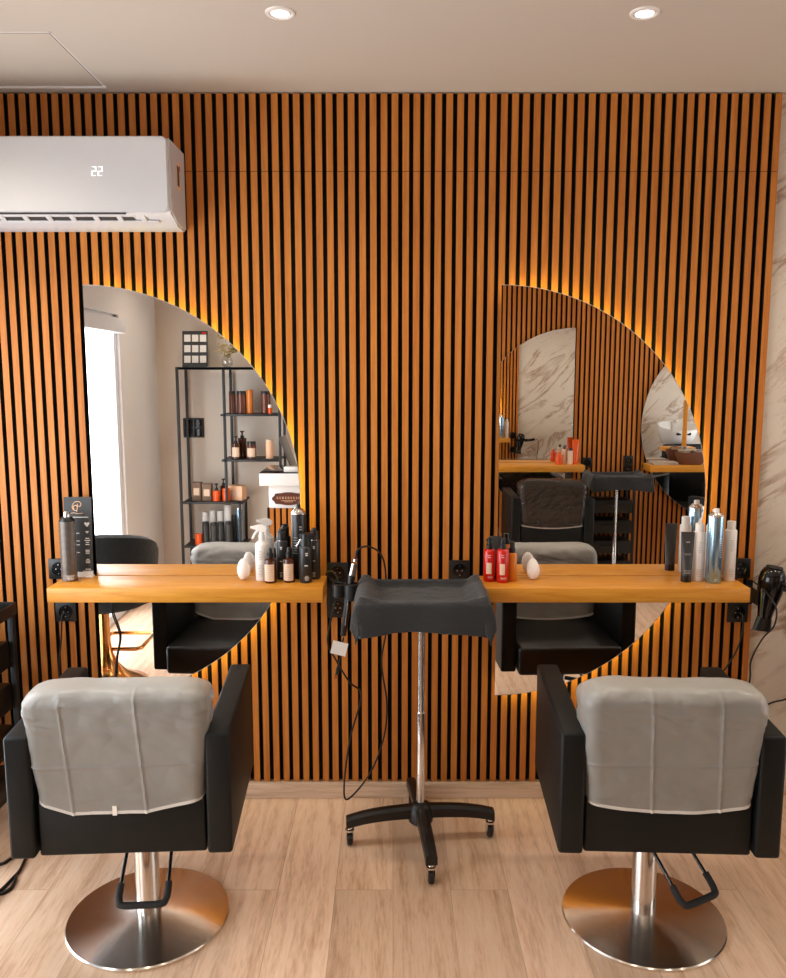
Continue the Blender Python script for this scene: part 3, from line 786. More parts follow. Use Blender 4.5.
def make_towel(label, loc, rz, seed=0.0, grp=None):
    bm = B(); nx, ny = 84, 70; a, b = 0.213, 0.173; zt = 0.957
    grid = []
    for j in range(ny + 1):
        row = []
        for i in range(nx + 1):
            u = -0.318 + 0.636 * i / nx; v = -0.300 + 0.455 * j / ny
            ey0 = 0
            ex, ey = max(abs(u) - a, 0), max(-v - b, 0)
            s = math.hypot(ex, ey); sx = math.copysign(1, u)
            cor = min(ex, ey)
            x = sx * min(abs(u), a); y = max(v, -b)
            R0 = 0.014
            def bend(e):
                arc_ = min(e / R0, PI / 2); out = R0 * math.sin(arc_); dn = R0 * (1 - math.cos(arc_)) + max(0, e - R0 * PI / 2)
                return out, dn
            if s > 0:
                out, dn = bend(s)
                dx, dy = (ex / s, ey / s)
                x += sx * dx * (out + 0.10 * dn); y -= dy * (out + 0.06 * dn)
                if ey > 0: y -= 0.006 * math.sin(u * 24 + seed) * min(1, dn / 0.05)
                if ex > 0: x += sx * 0.006 * math.sin(v * 30 + 1 + seed) * min(1, dn / 0.05)
                z = zt - dn * (0.98 if cor <= 0 else 0.9)
                if ey > 0 and ex == 0: z += 0.022 * (1 - (abs(u) / a) ** 2) * min(1, dn / 0.1)   # hem arches up in the middle
            else:
                # inside: sinks into the tray, rises over the rim
                di = min(a - abs(u), b + v, 0.185 - v)
                k = min(1, max(0, (di - 0.012) / 0.05)); k = k * k * (3 - 2 * k)
                z = zt - 0.030 * k
                cr = min(1, max(0, 1 - math.hypot((a - abs(u)) / 0.07, (b - abs(v)) / 0.07)))
                z += 0.020 * cr
            p = Vector((u * 9 + seed, v * 9, 0))
            z += 0.004 * noise.noise(p) + 0.004 * noise.noise(p * 2.3) + 0.002 * noise.noise(p * 6)
            if s == 0: z = max(z, 0.9265 if (abs(u) < a - 0.022 and abs(v) < b - 0.022) else 0.9565)
            x += 0.003 * noise.noise(p + Vector((7, 0, 0))) * (1 if s > 0 else 0)
            row.append(bm.verts.new((x, y, z)))
        grid.append(row)
    for j in range(ny):
        for i in range(nx):
            bm.faces.new((grid[j][i], grid[j][i + 1], grid[j + 1][i + 1], grid[j + 1][i]))
    bmesh.ops.remove_doubles(bm, verts=bm.verts, dist=0.0004)
    o = obj('towel', bm, M['towel'], None, angle=180, loc=loc)
    o.rotation_euler = (0, 0, rz)
    md = o.modifiers.new('thickness', 'SOLIDIFY'); md.thickness = 0.005; md.offset = 1
    tag(o, label, 'towel', grp)
    return o
make_towel('charcoal towel draped over the tray of the trolley between the chairs', (TX, TY, 0), 0, 0.0, 'charcoal towels on trays')

# ------------------------------------------------------------------ curling iron in its holder, cables
t = thing('curling_iron', 'black curling iron with silver collar hanging in its holder at the tray corner', 'curling iron', (-0.150, 2.955, 0.99))
bm = B(); tube(bm, [(0.0, 0, 0.0), (0.010, 0, 0.045)], 0.0125, 14); tube(bm, [(0.012, 0, 0.052), (0.014, 0, 0.062)], 0.009, 12); h_ = obj('handle', bm, M['steel_plain'], t)
bm = B(); tube(bm, [(-0.002, 0, -0.012), (0.0, 0, 0.002)], 0.0145, 14); obj('collar', bm, M['blackplastic'], h_)
bm = B(); tube(bm, [(-0.002, 0, -0.012), (-0.016, 0, -0.10), (-0.030, 0, -0.20), (-0.033, 0, -0.226)], lambda f: 0.0125 - 0.0015 * f, 14); obj('barrel', bm, M['blackplastic'], t)
bm = B(); tube(bm, [(-0.010, -0.013, -0.06), (-0.026, -0.012, -0.185)], 0.0025, 8); obj('clamp_lever', bm, M['steel_plain'], t)
t = thing('tool_holder', 'black ring holder clipped to the tray, gripping the curling iron', 'holder', (-0.150, 2.955, 0.93))
bm = B(); lathe(bm, [(0.022, -0.032), (0.030, -0.028), (0.030, 0.028), (0.022, 0.032), (0.020, 0.03), (0.019, -0.03), (0.022, -0.032)], 24, cap=False)
lathe(bm, [(0.019, -0.028), (0.026, -0.024), (0.026, 0.02), (0.019, 0.024), (0.017, 0.022), (0.0165, -0.026), (0.019, -0.028)], 20, T(-0.047, 0.012, 0.004), cap=False)
obj('ring', bm, M['blackplastic'], t)
bm = B(); box(bm, (0.022, -0.010, -0.012), (0.033, 0.012, 0.018), 0.003); obj('clip_arm', bm, M['blackplastic'], t)

def cable(label, pts, r=0.0037, cat='cable', sub=8, group=None, name='power_cable'):
    bm = B(); tube(bm, smoothpts(pts, sub), r, 8); o = obj(name, bm, M['cable']); return tag(o, label, cat, group)
cable('long black cable looping from the curling iron to the baseboard and up again',
      [(-0.136, 2.955, 1.052), (-0.128, 2.957, 1.085), (-0.09, 3.0, 1.088), (-0.045, 3.1, 1.035), (-0.028, 3.13, 0.95), (-0.035, 3.13, 0.82), (-0.024, 3.13, 0.74),
       (-0.045, 3.13, 0.60), (-0.025, 3.125, 0.44), (-0.035, 3.12, 0.30), (-0.09, 3.11, 0.15), (-0.178, 3.08, 0.055), (-0.192, 3.08, 0.12), (-0.168, 3.10, 0.30),
       (-0.125, 3.11, 0.47), (-0.17, 3.10, 0.53), (-0.222, 3.10, 0.62), (-0.252, 3.09, 0.70), (-0.225, 3.09, 0.84), (-0.212, 3.12, 0.92), (-0.235, 3.15, 0.958), (-0.262, 3.18, 0.94), (-0.235, 3.19, 0.9075), (-0.224, 3.192, 0.9075)])
# a second lead with a white paper tag and a bare plug
t = thing('tagged_lead', 'short black lead with a white paper tag, hanging under the curling iron', 'cable', (-0.182, 2.955, 0.70))
bm = B(); tube(bm, smoothpts([(-0.0, 0.0, 0.056), (-0.006, 0.0, 0.03), (-0.012, 0, -0.02), (-0.022, 0.0, -0.06)], 6), 0.0035, 8); obj('lead', bm, M['cable'], t)
bm = B(); box(bm, (-0.045, -0.0012, -0.025), (0.012, 0.0, 0.025), mat=T(0, -0.005, 0.012) @ R(math.radians(14), 'Y')); obj('paper_tag', bm, M['paper'], t, False)
bm = B(); tube(bm, [(-0.020, 0, -0.055), (-0.026, 0, -0.085)], 0.007, 10); pl = obj('plug', bm, M['blackplastic'], t)
bm = B(); tube(bm, [(-0.030, -0.004, -0.085), (-0.033, -0.004, -0.102)], 0.0022, 8); tube(bm, [(-0.024, 0.004, -0.085), (-0.027, 0.004, -0.102)], 0.0022, 8); obj('plug_pin', bm, M['gold'], pl)

# ------------------------------------------------------------------ hair dryer on the marble wall
t = thing('hair_dryer', 'black hair dryer hanging nozzle down beside the right shelf', 'hair dryer', (1.443, 3.105, 0.862))
mb = R(math.radians(8), 'Y')
bm = B(); lathe(bm, [(0.0, 0.128), (0.018, 0.127), (0.036, 0.118), (0.046, 0.098), (0.049, 0.07), (0.046, 0.03), (0.038, -0.01), (0.029, -0.05), (0.026, -0.075), (0.0, -0.075)], 36, mb); obj('barrel', bm, M['blackgloss'], t)
bm = B(); lathe(bm, [(0.030, 0.1275), (0.032, 0.1235), (0.018, 0.130), (0.0, 0.1305)], 28, mb, cap=False); obj('intake_grille', bm, M['blackmatte'], t)
bm = B(); N = 20; r0 = []; r1 = []
for i in range(N):
    a = 2 * PI * i / N
    r0.append(bm.verts.new((0.026 * math.cos(a), 0.026 * math.sin(a), -0.068)))
    r1.append(bm.verts.new((0.037 * math.cos(a), 0.012 * math.sin(a), -0.128)))
for i in range(N): bm.faces.new((r0[i], r0[(i + 1) % N], r1[(i + 1) % N], r1[i]))
bm.faces.new(r0); bm.faces.new(r1[::-1]); bmesh.ops.transform(bm, matrix=mb, verts=bm.verts); obj('concentrator_nozzle', bm, M['blackplastic'], t)
bm = B(); tube(bm, smoothpts([(0.03, 0, 0.055), (0.07, -0.005, 0.045), (0.12, -0.015, 0.048), (0.185, -0.025, 0.060)], 6), lambda f: 0.020 - 0.004 * f, 16); hd = obj('handle', bm, M['blackgloss'], t)
bm = B(); box(bm, (0.085, -0.036, 0.040), (0.115, -0.026, 0.052), 0.002); obj('switch', bm, M['blackmatte'], hd)
t = thing('dryer_holder', 'black wall bracket holding the hair dryer, fixed at the slat wall edge', 'holder', (1.405, YF, 0.865))
bm = B(); box(bm, (-0.012, -0.012, -0.05), (0.014, 0.0, 0.05), 0.004); box(bm, (-0.010, -0.105, -0.028), (-0.002, -0.010, 0.030), 0.003); obj('bracket', bm, M['blackplastic'], t)
cable('black cable from the hair dryer handle swinging down over the marble',
      [(1.637, 3.08, 0.92), (1.665, 3.08, 0.90), (1.67, 3.1, 0.80), (1.66, 3.15, 0.66), (1.64, 3.17, 0.52), (1.585, 3.17, 0.44), (1.50, 3.17, 0.41), (1.44, 3.17, 0.34), (1.43, 3.17, 0.2), (1.44, 3.19, 0.07)], 0.0036)
cable('black cable drooping from the dryer holder down the slat wall edge',
      [(1.39, 3.125, 0.925), (1.415, 3.08, 0.90), (1.435, 3.02, 0.85), (1.432, 3.02, 0.78), (1.405, 3.05, 0.72), (1.385, 3.09, 0.62), (1.398, 3.12, 0.53), (1.385, 3.14, 0.40), (1.40, 3.15, 0.18), (1.42, 3.17, 0.06)], 0.0032)
cable('black cable plugged into the lower right socket hanging behind the right chair',
      [(1.366, 3.178, 0.782), (1.372, 3.155, 0.775), (1.372, 3.15, 0.72), (1.355, 3.155, 0.64), (1.315, 3.16, 0.56), (1.25, 3.16, 0.48), (1.23, 3.16, 0.3), (1.25, 3.165, 0.08)], 0.0034)
cable('black cable hanging from the lower left socket behind the left chair',
      [(-1.296, 3.178, 0.785), (-1.296, 3.15, 0.775), (-1.302, 3.15, 0.70), (-1.32, 3.155, 0.56), (-1.33, 3.16, 0.3), (-1.32, 3.165, 0.07)], 0.0034)
cable('thin black cable crossing the left mirror below the shelf', [(-1.093, 3.148, 0.885), (-1.098, 3.147, 0.80), (-1.072, 3.148, 0.70), (-1.09, 3.148, 0.60), (-1.10, 3.14, 0.45), (-1.09, 3.15, 0.30)], 0.003)

# ------------------------------------------------------------------ bottles and small goods on the shelves
def bottle(name, label, cat, x, y, z, prof, mat, grp, rz=0.0, seg=28):
    """body from a lathe profile; returns the thing so parts can be added"""
    t = thing(name, label, cat, (x, y, z), rz, grp)
    bm = B(); lathe(bm, prof, seg); obj('body', bm, mat, t)
    return t
def part(t, name, mat, fn, smooth=True, parent=None):
    bm = B(); fn(bm); return obj(name, bm, mat, parent or t, smooth)
def cyl(r, z0, z1, b=0.003): return [(0, z0), (r - b, z0), (r, z0 + b), (r, z1 - b), (r - b, z1), (0, z1)]
def lines(bm, r, z0, z1, n, a0, a1, h=0.0016, jitter=True):
    for k in range(n):
        z = z0 + (z1 - z0) * k / max(1, n - 1); w = random.uniform(0.55, 1.0) if jitter else 1.0
        mid = (a0 + a1) / 2; hw = (a1 - a0) / 2 * w
        patch(bm, r, z, z + h, mid - hw, mid + hw)
GL, GR = 'styling products on the left shelf', 'styling products on the right shelf'
z0 = ZS
# left shelf
t = bottle('spray_can', 'grey-brown spray can with close ring print, at the left end of the left shelf', 'spray can', -1.228, 3.079, z0,
           [(0, 0), (0.026, 0), (0.029, 0.003), (0.029, 0.226), (0.027, 0.23), (0, 0.23)], M['cangrey'], GL)
part(t, 'shoulder', M['canblack'], lambda b: lathe(b, [(0.029, 0.228), (0.0285, 0.233), (0.017, 0.245), (0.0, 0.245)], 28))
part(t, 'cap', M['steel_plain'], lambda b: lathe(b, [(0.012, 0.243), (0.011, 0.262), (0.008, 0.266), (0, 0.266)], 20))
part(t, 'ring_print', M['printdark'], lambda b: lines(b, 0.029, 0.03, 0.222, 44, -165, 10, 0.0017))
part(t, 'foot_print', M['printwhite'], lambda b: lines(b, 0.0292, 0.008, 0.022, 4, -95, -30, 0.002))
# card stand
t = thing('price_card', 'black menu card with rose-gold emblem standing at the left end of the left shelf', 'card stand', (-1.211, 3.134, z0), 0)
bm = B(); box(bm, (-0.053, -0.0015, 0.012), (0.053, 0.0015, 0.31), mat=R(math.radians(-3), 'X')); obj('card', bm, M['card'], t, False)
bm = B(); box(bm, (-0.053, -0.016, 0), (0.053, 0.016, 0.004), 0.001); box(bm, (-0.053, -0.006, 0.003), (0.053, -0.0025, 0.02), 0.001); box(bm, (-0.053, 0.0025, 0.003), (0.053, 0.006, 0.02), 0.001); obj('acrylic_foot', bm, M['whiteplastic'], t)
mm = R(math.radians(-3), 'X')
bm = B()
pts = smoothpts([(-0.012, -0.0022, 0.262), (-0.016, -0.0022, 0.272), (-0.006, -0.0022, 0.278), (0.0, -0.0022, 0.270), (-0.004, -0.0022, 0.258), (-0.016, -0.0022, 0.262), (-0.020, -0.0022, 0.274), (-0.010, -0.0022, 0.290), (0.006, -0.0022, 0.292), (0.014, -0.0022, 0.284), (0.010, -0.0022, 0.274), (0.0, -0.0022, 0.276)], 6)
tube(bm, pts, 0.0016, 6, mat=mm); tube(bm, smoothpts([(0.0, -0.0022, 0.284), (-0.001, -0.0022, 0.268), (-0.003, -0.0022, 0.252)], 5), 0.0014, 6, mat=mm)
tube(bm, smoothpts([(-0.026, -0.0022, 0.247), (-0.014, -0.0022, 0.249), (0.0, -0.0022, 0.246), (0.022, -0.0022, 0.248)], 5), 0.0011, 6, mat=mm)
obj('emblem', bm, M['printgold'], t)
bm = B()
def bar(x, z, w, h): box(bm, (x - w / 2, -0.0021, z - h / 2), (x + w / 2, -0.0014, z + h / 2), mat=mm)
bar(0.01, 0.232, 0.06, 0.0025)
for z, w in ((0.176, 0.012), (0.172, 0.006), (0.150, 0.014), (0.142, 0.022), (0.134, 0.012), (0.126, 0.016), (0.104, 0.016), (0.098, 0.016), (0.092, 0.014), (0.068, 0.012), (0.062, 0.018), (0.056, 0.016), (0.030, 0.02), (0.022, 0.04)): bar(0.034, z, w, 0.0032)
for z in (0.17, 0.14, 0.125, 0.095): bar(-0.002, z, 0.012, 0.0025)
h2 = [(0.034 + 0.010 * s, 0.204 + q) for s, q in ((0, -0.010), (0.9, 0.001), (1.0, 0.006), (0.5, 0.009), (0, 0.005), (-0.5, 0.009), (-1.0, 0.006), (-0.9, 0.001))]
prism(bm, h2, 0.0006, mm @ T(0, -0.0021, 0)); obj('printed_lines', bm, M['printwhite'], t, False)

def egg(label, x, y, grp):
    t = thing('egg_brush', label, 'hair brush', (x, y, z0), 0.3, grp)
    bm = B(); pr = []
    for i in range(17):
        a = PI * i / 16; r = 0.0245 * math.sin(a) * (1 + 0.10 * math.cos(a)); pr.append((max(r, 0), 0.041 - 0.041 * math.cos(a)))
    pr = [(0 if i in (0, 16) else r, z) for i, (r, z) in enumerate(pr)]
    lathe(bm, pr, 32, R(math.radians(-10), 'X')); bmesh.ops.translate(bm, verts=bm.verts, vec=(0, 0, -min(v.co.z for v in bm.verts)))
    obj('shell', bm, M['eggwhite'], t)
    bm = B()
    for k in range(40):
        f = (k + 0.5) / 40; th = PI * (1 + 5 ** 0.5) * k; zz = 0.02 + 0.045 * f; rr = 0.0245 * math.sqrt(max(0, 1 - ((zz - 0.041) / 0.041) ** 2))
        if math.sin(th) > -0.2: continue
        lathe(bm, [(0.0011, 0), (0.0008, 0.0035), (0, 0.0038)], 6, T(rr * math.cos(th), rr * math.sin(th) - 0.004, zz) @ R(th, 'Z') @ R(PI / 2, 'Y'))
    obj('bristles', bm, M['eggwhite'], t)
    return t
egg('white egg-shaped brush left of the white spray bottle on the left shelf', -0.567, 3.083, 'egg brushes')
egg('white egg-shaped brush right of the red bottles on the right shelf', 0.536, 3.087, 'egg brushes')

def trigger_head(t, z, mat, r=0.012, s=1.0, face=-1):
    """collar, trigger head with nozzle pointing to -x and lever"""
    part(t, 'neck', mat, lambda b: lathe(b, [(r, z), (r, z + 0.022 * s), (r * 0.75, z + 0.03 * s), (r * 0.6, z + 0.04 * s)], 20))
    def head(b):
        prism(b, [(0.018 * s, z + 0.036 * s), (0.020 * s, z + 0.048 * s), (0.012 * s, z + 0.058 * s), (-0.006 * s, z + 0.062 * s), (-0.030 * s, z + 0.056 * s), (-0.032 * s, z + 0.046 * s), (-0.012 * s, z + 0.042 * s), (-0.006 * s, z + 0.036 * s)], 0.017 * s, T(0, -0.0085 * s, 0))
        bmesh.ops.bevel(b, geom=list(b.edges), offset=0.002 * s, segments=2, affect='EDGES')
        lathe(b, [(0.0, 0), (0.0055 * s, 0), (0.0055 * s, 0.010 * s), (0, 0.010 * s)], 12, T(-0.030 * s, 0, z + 0.051 * s) @ R(-PI / 2, 'Y'))
    hd_ = part(t, 'spray_head', mat, head)
    part(t, 'trigger', mat, lambda b: tube(b, smoothpts([(-0.012 * s, 0, z + 0.042 * s), (-0.022 * s, 0, z + 0.030 * s), (-0.033 * s, 0, z + 0.010 * s)], 5), 0.0042 * s, 8), parent=hd_)
def pump_head(t, z, mat, r=0.010, tall=0.03, nozzle=True):
    part(t, 'pump', mat, lambda b: (lathe(b, [(r, z), (r, z + tall * 0.45), (r * 0.7, z + tall * 0.5), (r * 0.7, z + tall), (r * 0.55, z + tall + 0.002), (0, z + tall + 0.002)], 18), tube(b, [(0, 0, z + tall * 0.85), (0, -r * 1.3, z + tall * 0.83)], 0.003, 8) if nozzle else None))

t = bottle('spray_bottle', 'white trigger spray bottle standing beside the egg brush on the left shelf', 'spray bottle', -0.497, 3.087, z0,
           [(0, 0), (0.023, 0), (0.0255, 0.003), (0.0255, 0.134), (0.0245, 0.141), (0.016, 0.150), (0, 0.150)], M['whiteplastic'], GL)
trigger_head(t, 0.149, M['whiteplastic'], 0.0115, 1.05)
part(t, 'text_print', M['printgrey'], lambda b: (lines(b, 0.0255, 0.02, 0.06, 8, -125, -65, 0.0012), lines(b, 0.0255, 0.085, 0.115, 6, -120, -70, 0.0012)))

def dropper(label, x, y, rz):
    t = bottle('dropper_bottle', label, 'bottle', x, y, z0, [(0, 0), (0.021, 0), (0.0225, 0.002), (0.0225, 0.080), (0.020, 0.087), (0.010, 0.092), (0.010, 0.098), (0, 0.098)], M['amber'], GL, rz, 4 * 7)
    part(t, 'dropper_cap', M['blackplastic'], lambda b: lathe(b, [(0.0125, 0.095), (0.0125, 0.110), (0.008, 0.112), (0.0075, 0.124), (0.005, 0.132), (0, 0.133)], 20))
    part(t, 'paper_label', M['labelpaper'], lambda b: patch(b, 0.0225, 0.008, 0.072, -150, -45))
    part(t, 'label_print', M['printgrey'], lambda b: (lines(b, 0.0232, 0.014, 0.05, 6, -128, -70, 0.0009), lines(b, 0.0232, 0.058, 0.064, 2, -115, -80, 0.0012)))
    return t
dropper('amber dropper bottle with cream label, in front of the white spray bottle', -0.461, 3.050, 0)
dropper('amber dropper bottle with cream label, between the two black spray bottles', -0.392, 3.060, 0.1)

def black_pump(label, x, y, h, tip):
    t = bottle('pump_bottle', label, 'bottle', x, y, z0, [(0, 0), (0.020, 0), (0.0225, 0.003), (0.0225, h - 0.008), (0.019, h), (0.012, h + 0.003), (0, h + 0.003)], M['bottleblack'], GL)
    part(t, 'cap', M['blackplastic'], lambda b: lathe(b, [(0.0165, h), (0.0165, h + 0.034), (0.015, h + 0.036), (0.011, h + 0.037), (0.011, h + 0.046), (0.0, h + 0.047)], 22))
    part(t, 'cap_ring', M['steel_plain'], lambda b: lathe(b, [(0.0169, h + 0.0), (0.0169, h + 0.003), (0.016, h + 0.003)], 22, cap=False))
    part(t, 'text_print', M['printwhite'], lambda b: (lines(b, 0.0225, h * 0.80, h * 0.84, 2, -105, -75, 0.004), lines(b, 0.0225, 0.012, 0.028, 4, -110, -75, 0.0018), lines(b, 0.0225, h * 0.48, h * 0.50, 1, -110, -70, 0.003)))
    return t
black_pump('slim black bottle with domed cap standing behind the amber bottles', -0.424, 3.104, 0.148, 0)
t = bottle('hairspray_can', 'tall black hairspray can with silver shoulder, rearmost on the left shelf', 'spray can', -0.360, 3.122, z0,
           [(0, 0), (0.027, 0), (0.0285, 0.003), (0.0285, 0.248), (0.0275, 0.252), (0, 0.252)], M['canblack'], GL)
part(t, 'shoulder', M['steel_plain'], lambda b: lathe(b, [(0.0285, 0.250), (0.0275, 0.257), (0.016, 0.269), (0.012, 0.271), (0, 0.271)], 28))
part(t, 'nozzle', M['blackplastic'], lambda b: lathe(b, [(0.009, 0.270), (0.0085, 0.282), (0.006, 0.286), (0, 0.286)], 18))
part(t, 'text_print', M['printgrey'], lambda b: (lines(b, 0.0285, 0.19, 0.20, 2, -85, -55, 0.005), lines(b, 0.0285, 0.10, 0.16, 7, -140, -90, 0.0014)))
t = bottle('trigger_bottle', 'black trigger spray bottle in front at the right end of the left shelf', 'spray bottle', -0.328, 3.052, z0,
           [(0, 0), (0.022, 0), (0.0245, 0.003), (0.0245, 0.130), (0.0235, 0.135), (0.020, 0.138), (0, 0.138)], M['bottleblack'], GL)
part(t, 'neck', M['blackplastic'], lambda b: lathe(b, [(0.020, 0.137), (0.020, 0.155), (0.016, 0.160), (0.016, 0.185)], 20))
def _h(b):
    box(b, (-0.020, -0.012, 0.166), (0.034, 0.012, 0.188), 0.004); box(b, (0.006, -0.011, 0.140), (0.022, 0.011, 0.170), 0.003)
hd_ = part(t, 'spray_head', M['blackplastic'], _h)
part(t, 'trigger', M['steel_plain'], lambda b: tube(b, [(-0.014, 0, 0.168), (-0.027, -0.002, 0.146), (-0.034, -0.002, 0.137)], 0.0042, 8), parent=hd_)
part(t, 'text_print', M['printwhite'], lambda b: (lines(b, 0.0245, 0.105, 0.112, 2, -90, -60, 0.004), lines(b, 0.0245, 0.066, 0.070, 1, -95, -65, 0.004, False), lines(b, 0.0245, 0.012, 0.026, 4, -95, -55, 0.002)))
black_pump('black bottle hidden behind the trigger bottle at the right end of the left shelf', -0.300, 3.108, 0.15, 0)

# right shelf
def red_spray(label, x, y, mat, h, r, grp=GR, lab=True):
    t = bottle('serum_bottle', label, 'bottle', x, y, z0, [(0, 0), (r - 0.002, 0), (r, 0.003), (r, h - 0.006), (r - 0.004, h), (0.010, h + 0.003), (0, h + 0.003)], mat, grp)
    part(t, 'pump', M['blackplastic'], lambda b: (lathe(b, [(0.0125, h), (0.0125, h + 0.018), (0.0095, h + 0.020), (0.0095, h + 0.042), (0.007, h + 0.044), (0, h + 0.044)], 20), tube(b, [(0, 0, h + 0.036), (-0.014, -0.004, h + 0.036)], 0.003, 8)))
    if lab:
        part(t, 'front_label', M['labelpaper'], lambda b: patch(b, r, 0.032, 0.074, -125, -75))
        part(t, 'text_print', M['printwhite'], lambda b: (lines(b, r, 0.016, 0.020, 2, -120, -50, 0.0015), lines(b, r, h - 0.028, h - 0.02, 2, -115, -80, 0.002)))
    return t
red_spray('red pump bottle at the left end of the right shelf', 0.364, 3.070, M['red'], 0.122, 0.0225)
red_spray('red pump bottle in front, second from the left on the right shelf', 0.412, 3.052, M['red'], 0.126, 0.0225)
red_spray('orange clear pump bottle standing right of the red bottles', 0.450, 3.073, M['orangeclear'], 0.108, 0.0185, lab=False)
def squeeze_tube(name, label, x, y, z, mat, h, w, capmat, grp, rz=0.0, prints=None):
    t = thing(name, label, 'tube', (x, y, z), rz, grp)
    bm = B(); N = 24; rings = []
    for i in range(11):
        f = i / 10; zz = 0.024 + (h - 0.024) * f; a = w * (0.80 + 0.28 * f); b = w * 0.75 * (1 - f) ** 0.8 + 0.0012
        rings.append([bm.verts.new((a * math.cos(2 * PI * k / N), b * math.sin(2 * PI * k / N), zz)) for k in range(N)])
    for p, q in zip(rings, rings[1:]):
        for k in range(N): bm.faces.new((p[k], p[(k + 1) % N], q[(k + 1) % N], q[k]))
    bm.faces.new(rings[0][::-1]); bm.faces.new(rings[-1]); obj('body', bm, mat, t)
    part(t, 'cap', capmat, lambda b: lathe(b, [(0, 0), (w * 0.78, 0), (w * 0.8, 0.002), (w * 0.8, 0.025), (0, 0.025)], 24))
    if prints:
        bm = B()
        for zz, ww, hh in prints:
            f = (zz - 0.024) / (h - 0.024); b = w * 0.75 * (1 - f) ** 0.8 + 0.0012
            box(bm, (-ww / 2, -b - 0.0006, zz - hh / 2), (ww / 2, -b + 0.0015, zz + hh / 2))
        obj('text_print', bm, prints and M['printgrey'], t, False)
    return t
squeeze_tube('hair_tube', 'dark tube standing on its cap behind the red bottles', 0.390, 3.111, z0, M['tubegrey'], 0.165, 0.021, M['blackplastic'], GR)
squeeze_tube('hair_tube', 'dark grey tube with pale print, left of the white bottles on the right shelf', 1.107, 3.062, z0, M['tubegrey'], 0.190, 0.024, M['blackplastic'], GR, -0.1, ((0.152, 0.014, 0.005), (0.108, 0.024, 0.002), (0.104, 0.018, 0.0015), (0.045, 0.026, 0.002), (0.040, 0.02, 0.002), (0.035, 0.024, 0.002)))
def white_bottle(label, x, y, h, r, captop=True):
    t = bottle('shampoo_bottle', label, 'bottle', x, y, z0, [(0, 0), (r - 0.002, 0), (r, 0.003), (r, h - 0.004), (r - 0.003, h), (0, h)], M['whiteplastic'], GR)
    part(t, 'cap', M['whiteplastic'], lambda b: lathe(b, [(r * 0.72, h), (r * 0.72, h + 0.030), (r * 0.68, h + 0.032), (0, h + 0.032)], 24))
    part(t, 'text_print', M['printgrey'], lambda b: (lines(b, r, 0.02, 0.045, 5, -125, -60, 0.0012), lines(b, r, h * 0.6, h * 0.8, 7, -115, -75, 0.0012)))
    return t
white_bottle('white bottle with flat cap between the grey tube and the blue can', 1.157, 3.080, 0.188, 0.0225)
white_bottle('white bottle with flat cap, rightmost on the right shelf', 1.276, 3.080, 0.196, 0.0215)
t = bottle('spray_bottle', 'white bottle with pointed nozzle standing behind the blue can', 'spray bottle', 1.220, 3.111, z0, [(0, 0), (0.024, 0), (0.026, 0.003), (0.026, 0.200), (0.020, 0.215), (0.012, 0.222), (0, 0.222)], M['whiteplastic'], GR)
part(t, 'nozzle', M['whiteplastic'], lambda b: (lathe(b, [(0.013, 0.220), (0.013, 0.238), (0.008, 0.245), (0.006, 0.268), (0, 0.269)], 18)))
t = bottle('hairspray_can', 'pale blue metallic hairspray can, in front of the white bottles on the right shelf', 'spray can', 1.206, 3.052, z0,
           [(0, 0), (0.027, 0), (0.029, 0.003), (0.029, 0.248), (0.028, 0.252), (0, 0.252)], M['canblue'], GR)
part(t, 'shoulder', M['steel_plain'], lambda b: lathe(b, [(0.0292, 0.250), (0.028, 0.256), (0.018, 0.266), (0, 0.266)], 28))
part(t, 'nozzle', M['whiteplastic'], lambda b: (lathe(b, [(0.010, 0.265), (0.010, 0.278), (0.0085, 0.281), (0, 0.281)], 18)))
part(t, 'text_print', M['printwhite'], lambda b: (lines(b, 0.029, 0.10, 0.17, 9, -75, -45, 0.0014), lines(b, 0.029, 0.01, 0.016, 2, -110, -80, 0.002)))

# ------------------------------------------------------------------ left: tool cart and floor cables
def make_cart(label, loc, rz, h=0.83):
    t = thing('tool_cart', label, 'cart', loc, rz, 'black tool carts')
    W, D = 0.19, 0.175
    bm = B()
    for sx in (-1, 1):
        for sy in (-1, 1): box(bm, (sx * W - 0.011, sy * D - 0.011, 0.07), (sx * W + 0.011, sy * D + 0.011, h), 0.003)
    obj('frame', bm, M['blackmatte'], t)
    for k in range(4):
        z = 0.12 + k * 0.165
        bm = B(); box(bm, (-W + 0.013, -D - 0.008, z), (W - 0.013, D - 0.005, z + 0.105), 0.006); d = obj('drawer', bm, M['blackplastic'], t)
        bm = B(); tube(bm, [(-0.07, -D - 0.008, z + 0.07), (-0.068, -D - 0.024, z + 0.07), (0.068, -D - 0.024, z + 0.07), (0.07, -D - 0.008, z + 0.07)], 0.004, 8); obj('drawer_handle', bm, M['blackgloss'], d)
    bm = B(); box(bm, (-W - 0.016, -D - 0.016, h - 0.012), (W + 0.016, D + 0.016, h), 0.003)
    for a, b in (((-W - 0.016, -D - 0.016, h - 0.005), (W + 0.016, -D - 0.010, h + 0.035)), ((-W - 0.016, D + 0.010, h - 0.005), (W + 0.016, D + 0.016, h + 0.035)), ((-W - 0.016, -D - 0.016, h - 0.005), (-W - 0.010, D + 0.016, h + 0.035)), ((W + 0.010, -D - 0.016, h - 0.005), (W + 0.016, D + 0.016, h + 0.035))): box(bm, a, b, 0.002)
    obj('top_tray', bm, M['blackmatte'], t)
    for sx in (-1, 1):
        for sy in (-1, 1): castor(t, sx * W, sy * D, 0.5 * sx)
    return t
CX, CY = -1.63, 2.86
cart = make_cart('black tool cart with drawers at the left picture edge, behind the left chair', (CX, CY, 0), 0)
t = thing('comb_box', 'open black box of combs standing on the left tool cart', 'box', (CX + 0.09, CY + 0.02, 0.8305), 0.15)
bm = B()
